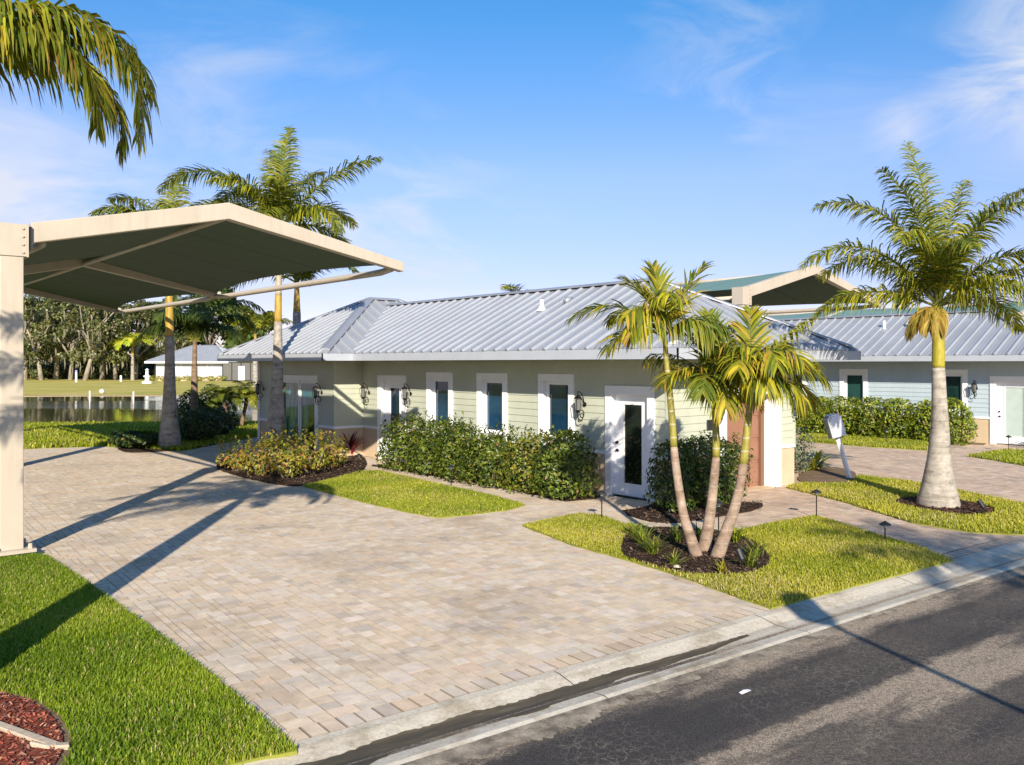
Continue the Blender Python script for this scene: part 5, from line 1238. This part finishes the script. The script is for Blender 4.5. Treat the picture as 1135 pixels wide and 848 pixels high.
# ------------------------------------------------------------------ far oaks
OK_ = [(0.055, 0.075, 0.022), (0.09, 0.11, 0.03), (0.13, 0.145, 0.045), (0.18, 0.18, 0.065), (0.22, 0.205, 0.09)]
def oak(loc, h, w, label, lean=0.0, n=2700, moss=26, pal=OK_, leaf=0.55, group='oaks beyond the pond', low=0.25, show=True, kindname='oak_tree'):
    r = empty(kindname, loc, 0, label, 'tree', group)
    tb = MB(); top = (lean * 2.0, 0, h * 0.55)
    tb.tube([(0, 0, -0.2), (lean * .5, 0.2, h * .18), (lean * 1.2, 0.0, h * .36), top], [0.48 * h / 15, 0.36 * h / 15, 0.30 * h / 15, 0.2 * h / 15], 9)
    ends = []
    for k_ in range(7):
        a = k_ * 0.9 + random.uniform(-.3, .3); b = Vector((lean * random.uniform(.7, 1.7), 0, h * random.uniform(.24, .5))); e = Vector((math.cos(a) * w * .38 + lean * 2, math.sin(a) * w * .38, h * random.uniform(.55, .9)))
        mid = b.lerp(e, .5) + Vector((random.uniform(-.8, .8), random.uniform(-.8, .8), random.uniform(-.2, .9)))
        tb.tube([b, mid, e], [0.24 * h / 15, 0.17 * h / 15, 0.06 * h / 15], 7); ends.append(e)
    tb.build('trunk', M['bark'], r, smooth=True)
    cb_ = MB(); cl = []
    for k_ in range(26):
        a = random.uniform(0, 6.283); q = math.sqrt(random.random()) * .46; z = random.uniform(low, 1.0); q *= (1.1 - 0.55 * max(0, z - .6) / .4)
        cl.append((Vector((math.cos(a) * q * w + lean * 2 * z, math.sin(a) * q * w * .8, z * h)), random.uniform(.09, .17) * w, random.uniform(.75, 1.25)))
    for k_ in range(n):
        c0, rr, tone = random.choice(cl); d = Vector((random.gauss(0, 1), random.gauss(0, 1), random.gauss(0, .7))).normalized() * rr * random.uniform(.5, 1.1); p = c0 + d
        if p.z < low * h * .7: continue
        nrm = (d.normalized() + Vector((random.gauss(0, .5), random.gauss(0, .5), random.gauss(.35, .4)))).normalized(); t = nrm.orthogonal().normalized(); a = random.uniform(0, 6.283)
        t = t * math.cos(a) + nrm.cross(t) * math.sin(a); b = nrm.cross(t); l = leaf * random.uniform(.6, 1.3); col = tuple(q * tone for q in jit(random.choice(pal), .2))
        cb_.idx([p - t * l * .5, p + b * l * .36, p + t * l * .5, p - b * l * .36], [(0, 1, 2, 3)], 0, col)
    if moss:
        mm = cb_
        for k_ in range(moss):
            c0, rr, _ = random.choice(cl); p = c0 + Vector((random.uniform(-rr, rr), random.uniform(-rr, -0.1 * rr), -rr * .6)); l = random.uniform(0.8, 2.4); wd = random.uniform(.08, .24); a = random.uniform(-.6, .6)
            s = Vector((math.cos(a), math.sin(a), 0)) * wd
            mm.idx([p - s * .6, p + s * .6, p + s + Vector((.1, 0, -l * .5)), p - s + Vector((.1, 0, -l * .5)), p + Vector((random.uniform(-.2, .2), 0, -l))], [(0, 1, 2, 3), (3, 2, 4)], 0, jit((0.20, 0.19, 0.125), .2))
    cb_.build('crown', M['leaf'], r)
    return r
def at_depth(px, d): return ((px - 567.5) / 950 * d, d, -0.15)
oaks = [(28, 158, 15.5, 10, -.3, 'mossy oak at the far left of the wood, beside the canopy post'), (46, 155, 14.5, 9, -1.0, 'oak with pale trunk leaning left, near the left end of the wood'), (62, 162, 16, 10, .2, 'dark upright oak third from the left of the wood'), (78, 157, 14.5, 8.5, .3, 'slender straight oak with brown trunk behind the white marker post'),
        (94, 153, 15, 11, 1.3, 'twisting pale limbed oak leaning right, tallest limbs under the canopy edge'), (113, 161, 15.5, 10, .2, 'dense oak behind the grass between twisting oak and young palm'), (128, 158, 13, 9, -.4, 'mossy low oak just left of the bright young palm'), (150, 164, 15, 11, .2, 'dark oak behind the bright young palm'), (172, 168, 14, 11, .3, 'oak behind the left gable of the far white house')]
for (px, d, h, w, ln, lab) in oaks: oak(at_depth(px, d), h, w, lab, ln)
for i, (px, h, w, lab) in enumerate([(6, 15, 13, 'dark tree hidden behind the canopy post'), (38, 16, 13, 'dark tree filling the gap behind the left oaks'), (70, 16.5, 13, 'dark tree filling the gap behind the slender oak'), (104, 16, 13, 'dark tree behind the twisting oak'), (136, 15, 13, 'dark tree behind the low mossy oak'), (200, 17, 14, 'tall green tree behind the far white house roof'), (232, 18, 14, 'tall green tree rising right of the slim dark palm'), (262, 15.5, 13, 'round topped green tree above the far house porch'), (288, 13, 12, 'low green tree above the left eave of the house'), (-30, 15, 14, 'dark tree left of the canopy post')]):
    oak(at_depth(px, 182 + 6 * (i % 2)), h, w, lab, 0, 5200, 0 if px > 190 else 8, [(0.03, 0.045, 0.014), (0.05, 0.066, 0.02), (0.075, 0.09, 0.028)] if px < 190 else [(0.06, 0.095, 0.02), (0.09, 0.125, 0.025), (0.12, 0.15, 0.03)], 1.05, 'trees at the back of the wood', low=0.03, kindname='tree')
# undergrowth and the planting at the far house
for i, px in enumerate(range(20, 170, 9)):
    d = 166 + random.uniform(-2, 6)
    shrub('shrub', at_depth(px + random.uniform(-3, 3), d), (4.2, 3, random.uniform(1.8, 3.6)), 'dark undergrowth bush at the foot of the far wood', 'undergrowth at the foot of the wood', 420, 0.6, OK_[:3], 'round', stems=2, clump=8)
for i, px in enumerate((172, 184, 197, 209, 222, 235, 247)):
    shrub('shrub', (at_depth(px, 148)[0], 147.6, -0.15), (2.0, 1.4, random.uniform(.8, 1.3)), 'bright low bush along the base of the far white house', 'bushes at the far house base', 200, 0.3, [(0.22, 0.25, 0.03), (0.30, 0.30, 0.04), (0.16, 0.2, 0.02)], 'round', stems=2, clump=8)

# ------------------------------------------------------------------ small things
def path_light(p, label, h=0.52, tilt=(0, 0)):
    r = empty('path_light', (p[0], p[1], 0.0), 0, label, 'path light', 'black path lights'); tx, ty = tilt
    m = MB(); m.tube([(0, 0, -0.02), (tx * .5, ty * .5, h * .5), (tx, ty, h)], 0.011, 8); m.build('stake', M['black'], r)
    m = MB(); m.tube([(tx, ty, h - 0.035), (tx, ty, h - 0.015), (tx, ty, h + 0.02), (tx, ty, h + 0.035)], [0.092, 0.09, 0.03, 0.008], 14); m.build('lamp_shade', M['dark'], r)
    m = MB(); m.tube([(tx, ty, h - 0.07), (tx, ty, h - 0.036)], 0.028, 8); m.build('lens', M['door_pale'], r)
for px, lab in [((1.663, 15.879), 'black mushroom path light before the glass door, left of the triple palm'), ((5.690, 16.017), 'black path light at the top corner of the palm island lawn'), ((-3.996, 22.398), 'black path light at the right tip of the croton bed'), ((-1.413, 19.892), 'black path light on the lawn edge before the wall shrubs'), ((3.551, 14.733), 'black path light behind the triple palm, between middle and right stems'), ((13.356, 30.611), 'black path light by the hedge of the blue house'), ((16.290, 28.112), 'black path light on the grass before the pale door')]:
    path_light(px, lab)
path_light((-7.960, 23.447), 'short black path light at the left tip of the croton bed', 0.25)
path_light((6.087, 13.985), 'slim short stake light on the path edge of the palm island lawn', 0.3)
def spot(p, label, az=2.2):
    r = empty('spotlight', (p[0], p[1], 0.03), 0, label, 'spotlight', 'black garden spotlights')
    m = MB(); m.tube([(0, 0, -.03), (0, 0, .13)], 0.012, 8); m.build('stake', M['black'], r)
    m = MB(); d = Vector((math.cos(az) * .5, math.sin(az) * .5, .86)); c = Vector((0, 0, .15)); m.tube([c - d * .06, c - d * .03, c + d * .10, c + d * .12], [0.02, 0.042, 0.046, 0.046], 12); m.build('lamp_head', M['dark'], r, smooth=False)
spot((3.223, 12.031), 'black spotlight in the mulch at the right of the triple palm'); spot((9.002, 16.399), 'black spotlight in the mulch ring right of the big palm', 2.6)

# leaning mailbox
mx_, my_ = (8.518, 21.608)
r = empty('mailbox', (mx_, my_, 0.0), 0, 'white mailbox wrapped in film on a leaning white post by the rear driveway', 'mailbox')
kk = my_ / 950
m = MB(); topx = (929 - 942) * kk; topz = (530 - 484) * kk
m.beam([(0, 0, -0.05), (topx * .5, 0.02, topz * .5), (topx, 0.04, topz)], 0.11, [0.0, 0.0, 0.0])
m = MB(); m.tube([(0, 0, -0.05), (topx * .5, 0.02, topz * .5), (topx, 0.04, topz)], [0.07, 0.066, 0.064], 4); bevel(m.build('post', M['white'], r), 0.006, 1)
m = MB(); ax = Vector((topx, 0.04, topz)).normalized(); right = Vector((0.96, 0.1, -ax.x * 0.96)).normalized(); fwd = ax.cross(right).normalized()
c0 = Vector((topx, 0.04, topz)) + ax * 0.0
vs = []
hw, hd, H_ = 0.19, 0.13, 0.60
prof2 = [(-hw, 0), (hw, 0), (hw, H_ * .84), (hw * .62, H_ * .97), (0, H_), (-hw * .62, H_ * .97), (-hw, H_ * .84)]
for s in (-1, 1):
    for (a, b) in prof2: vs.append(c0 + right * a + ax * b + fwd * (hd * s))
n_ = len(prof2); m.idx(vs, [tuple(range(n_ - 1, -1, -1)), tuple(range(n_, 2 * n_))] + [(i, (i + 1) % n_, n_ + (i + 1) % n_, n_ + i) for i in range(n_)])
bx = bevel(m.build('box', M['mailbox'], r, fix=True), 0.015, 2)
m = MB(); q0 = c0 - ax * 0.03
vs = [q0 + right * a + fwd * b + ax * h for h in (0, .03) for (a, b) in ((-.1, -.1), (.1, -.1), (.1, .1), (-.1, .1))]
m.idx(vs, [(0, 3, 2, 1), (4, 5, 6, 7), (0, 1, 5, 4), (1, 2, 6, 5), (2, 3, 7, 6), (3, 0, 4, 7)]); m.build('bracket', M['dark'], r, fix=True)

m = MB(); qd = lambda a, b, f: c0 + right * a + ax * b - fwd * f
vs = [qd(a, b, f) for f in (hd, hd + .012) for (a, b) in ((-.15, .05), (.15, .05), (.15, .46), (.08, .54), (-.08, .54), (-.15, .46))]
m.idx(vs, [(5, 4, 3, 2, 1, 0), (6, 7, 8, 9, 10, 11)] + [(i, (i + 1) % 6, 6 + (i + 1) % 6, 6 + i) for i in range(6)]); bevel(m.build('door', M['mailbox'], r, fix=True), 0.004, 1)
# wooden stakes lying in the red mulch
def stake(a, b, label, w=0.07):
    a = Vector((*a, 0.07)); b = Vector((*b, 0.055)); d = b - a
    o = empty('wooden_stake', a, 0, label, 'stake', 'wooden stakes on the red mulch'); m = MB()
    m.beam([(0, 0, 0), (d.x, d.y, d.z)], w, [0.04, 0.04]); bevel(m.build('board', M['wood'], o, fix=True), 0.004, 1)
stake((-4.702, 7.119), (-3.402, 6.407), 'long wooden stake lying across the red mulch')
stake((-3.400, 6.377), (-3.316, 6.422), 'short wooden offcut at the end of the long stake', 0.06)
stake((-3.606, 6.422), (-3.438, 6.385), 'thin dark splinter of wood beside the long stake', 0.025)

# markers and odds on the far bank
def post_thing(name, p, h, w, label, mat='white_metal', band=None):
    o = empty(name, (p[0], p[1], -0.15), 0, label, 'post', 'white markers round the pond'); m = MB()
    m.tube([(0, 0, -.1), (0, 0, h * .97), (0, 0, h)], [w, w, w * .5], 8); m.build('pole', M[mat], o)
    if band:
        m = MB(); m.tube([(0, 0, h * .8), (0, 0, h * .985)], [w * 1.05, w * 1.05], 8); m.build('band', band, o)
vio = simple('violet_band', (0.35, 0.30, 0.62), 0.5)
post_thing('marker_post', (-71.831, 141.282), 1.95, 0.17, 'white marker post with violet top before the wood', band=vio)
post_thing('marker_post', (-66.166, 145.000), 1.05, 0.17, 'short white marker post left of the bright young palm')
post_thing('marker_post', (-84.583, 163.988), 0.7, 0.2, 'small white stub post at the edge of the wood')
post_thing('marker_post', (-36.192, 73.467), 0.72, 0.06, 'left white pipe standing in the pond edge'); post_thing('marker_post', (-32.441, 73.467), 0.65, 0.062, 'right white pipe standing in the pond edge')
o = empty('boulder', (*(-41.843, 87.460), -.15), 0, 'pale round boulder on the far bank', 'boulder'); bm = bmesh.new(); bmesh.ops.create_icosphere(bm, subdivisions=3, radius=0.27)
for v_ in bm.verts: v_.co *= random.uniform(.93, 1.05); v_.co.z = v_.co.z * .95 + .22
me = bpy.data.meshes.new('stone'); bm.to_mesh(me); bm.free(); me.materials.append(simple('pale_stone', (0.55, 0.54, 0.5), .9)); link(bpy.data.objects.new('stone', me), o)
o = empty('fountain', (*(-55.860, 131.190), -.15), 0, 'small white stone fountain beside the far house drive', 'fountain'); m = MB()
m.tube([(0, 0, 0), (0, 0, .3), (0, 0, .32), (0, 0, .9), (0, 0, 1.0), (0, 0, 1.2), (0, 0, 1.25), (0, 0, 1.9), (0, 0, 2.0)], [.75, .75, .35, .28, .5, .55, .25, .22, .1], 14); m.build('column', M['white'], o)
m = MB(); m.tube([(0, 0, 1.95), (0, 0, 2.1), (0, 0, 2.3)], [.15, .3, .05], 12); m.build('finial', M['white'], o)
# paper scrap and fallen leaves on the road, pebble in the bed
o = empty('paper_scrap', (*(2.077, 7.632), -0.026), 0.6, 'scrap of white paper lying on the asphalt', 'litter'); m = MB(); m.face([(-.07, -.02, .002), (.01, -.03, .012), (.0, .02, .016), (-.06, .022, .004)]); m.face([(.01, -.03, .012), (.075, -.008, .003), (.06, .02, .008), (.0, .02, .016)]); m.build('paper', M['white'], o)
o = empty('pebble', (*(2.321, 12.083), 0.03), 0, 'small pale stone at the front tuft of the palm island', 'stone'); bm = bmesh.new(); bmesh.ops.create_icosphere(bm, subdivisions=2, radius=0.06)
for v_ in bm.verts: v_.co *= random.uniform(.85, 1.1); v_.co.z *= .6
me = bpy.data.meshes.new('pebble_body'); bm.to_mesh(me); bm.free(); me.materials.append(M['kerb']); link(bpy.data.objects.new('pebble_body', me), o)
# tree and lamp beside the camera: outside the picture, they throw the shadows seen on the road
r, c = palm('palm_tree', (7.9, -1.2, 0), 'palm behind the viewpoint whose crown shadow falls on the road', 'palms with swollen grey trunks', [(0, 0, 0), (0, 0, 1.2), (0, 0, 4.6)], [0.34, 0.24, 0.17], [(0, 0, 4.6), (0, 0, 6.0)], [0.15, 0.09])
for k_ in range(11): frond(r, (0, 0, 6.0), k_ * 33, random.uniform(35, 75), 2.5, random.uniform(80, 110), .55, .036, 60, PG, seg=2)
r = empty('lamp_post', (5.9, 1.9, -0.03), 0, 'leaning lamp post beside the viewpoint whose shadow crosses the road', 'lamp post')
m = MB(); m.tube([(0, 0, -.1), (-.85, -.55, 2.0), (-1.75, -1.15, 4.1)], [0.055, 0.045, 0.04], 8); m.build('pole', M['black'], r)
m = MB(); m.tube([(-1.72, -1.13, 4.05), (-1.75, -1.15, 4.2), (-1.78, -1.17, 4.5), (-1.8, -1.18, 4.62)], [0.08, 0.22, 0.24, 0.05], 10); m.build('lamp_head', M['black'], r)
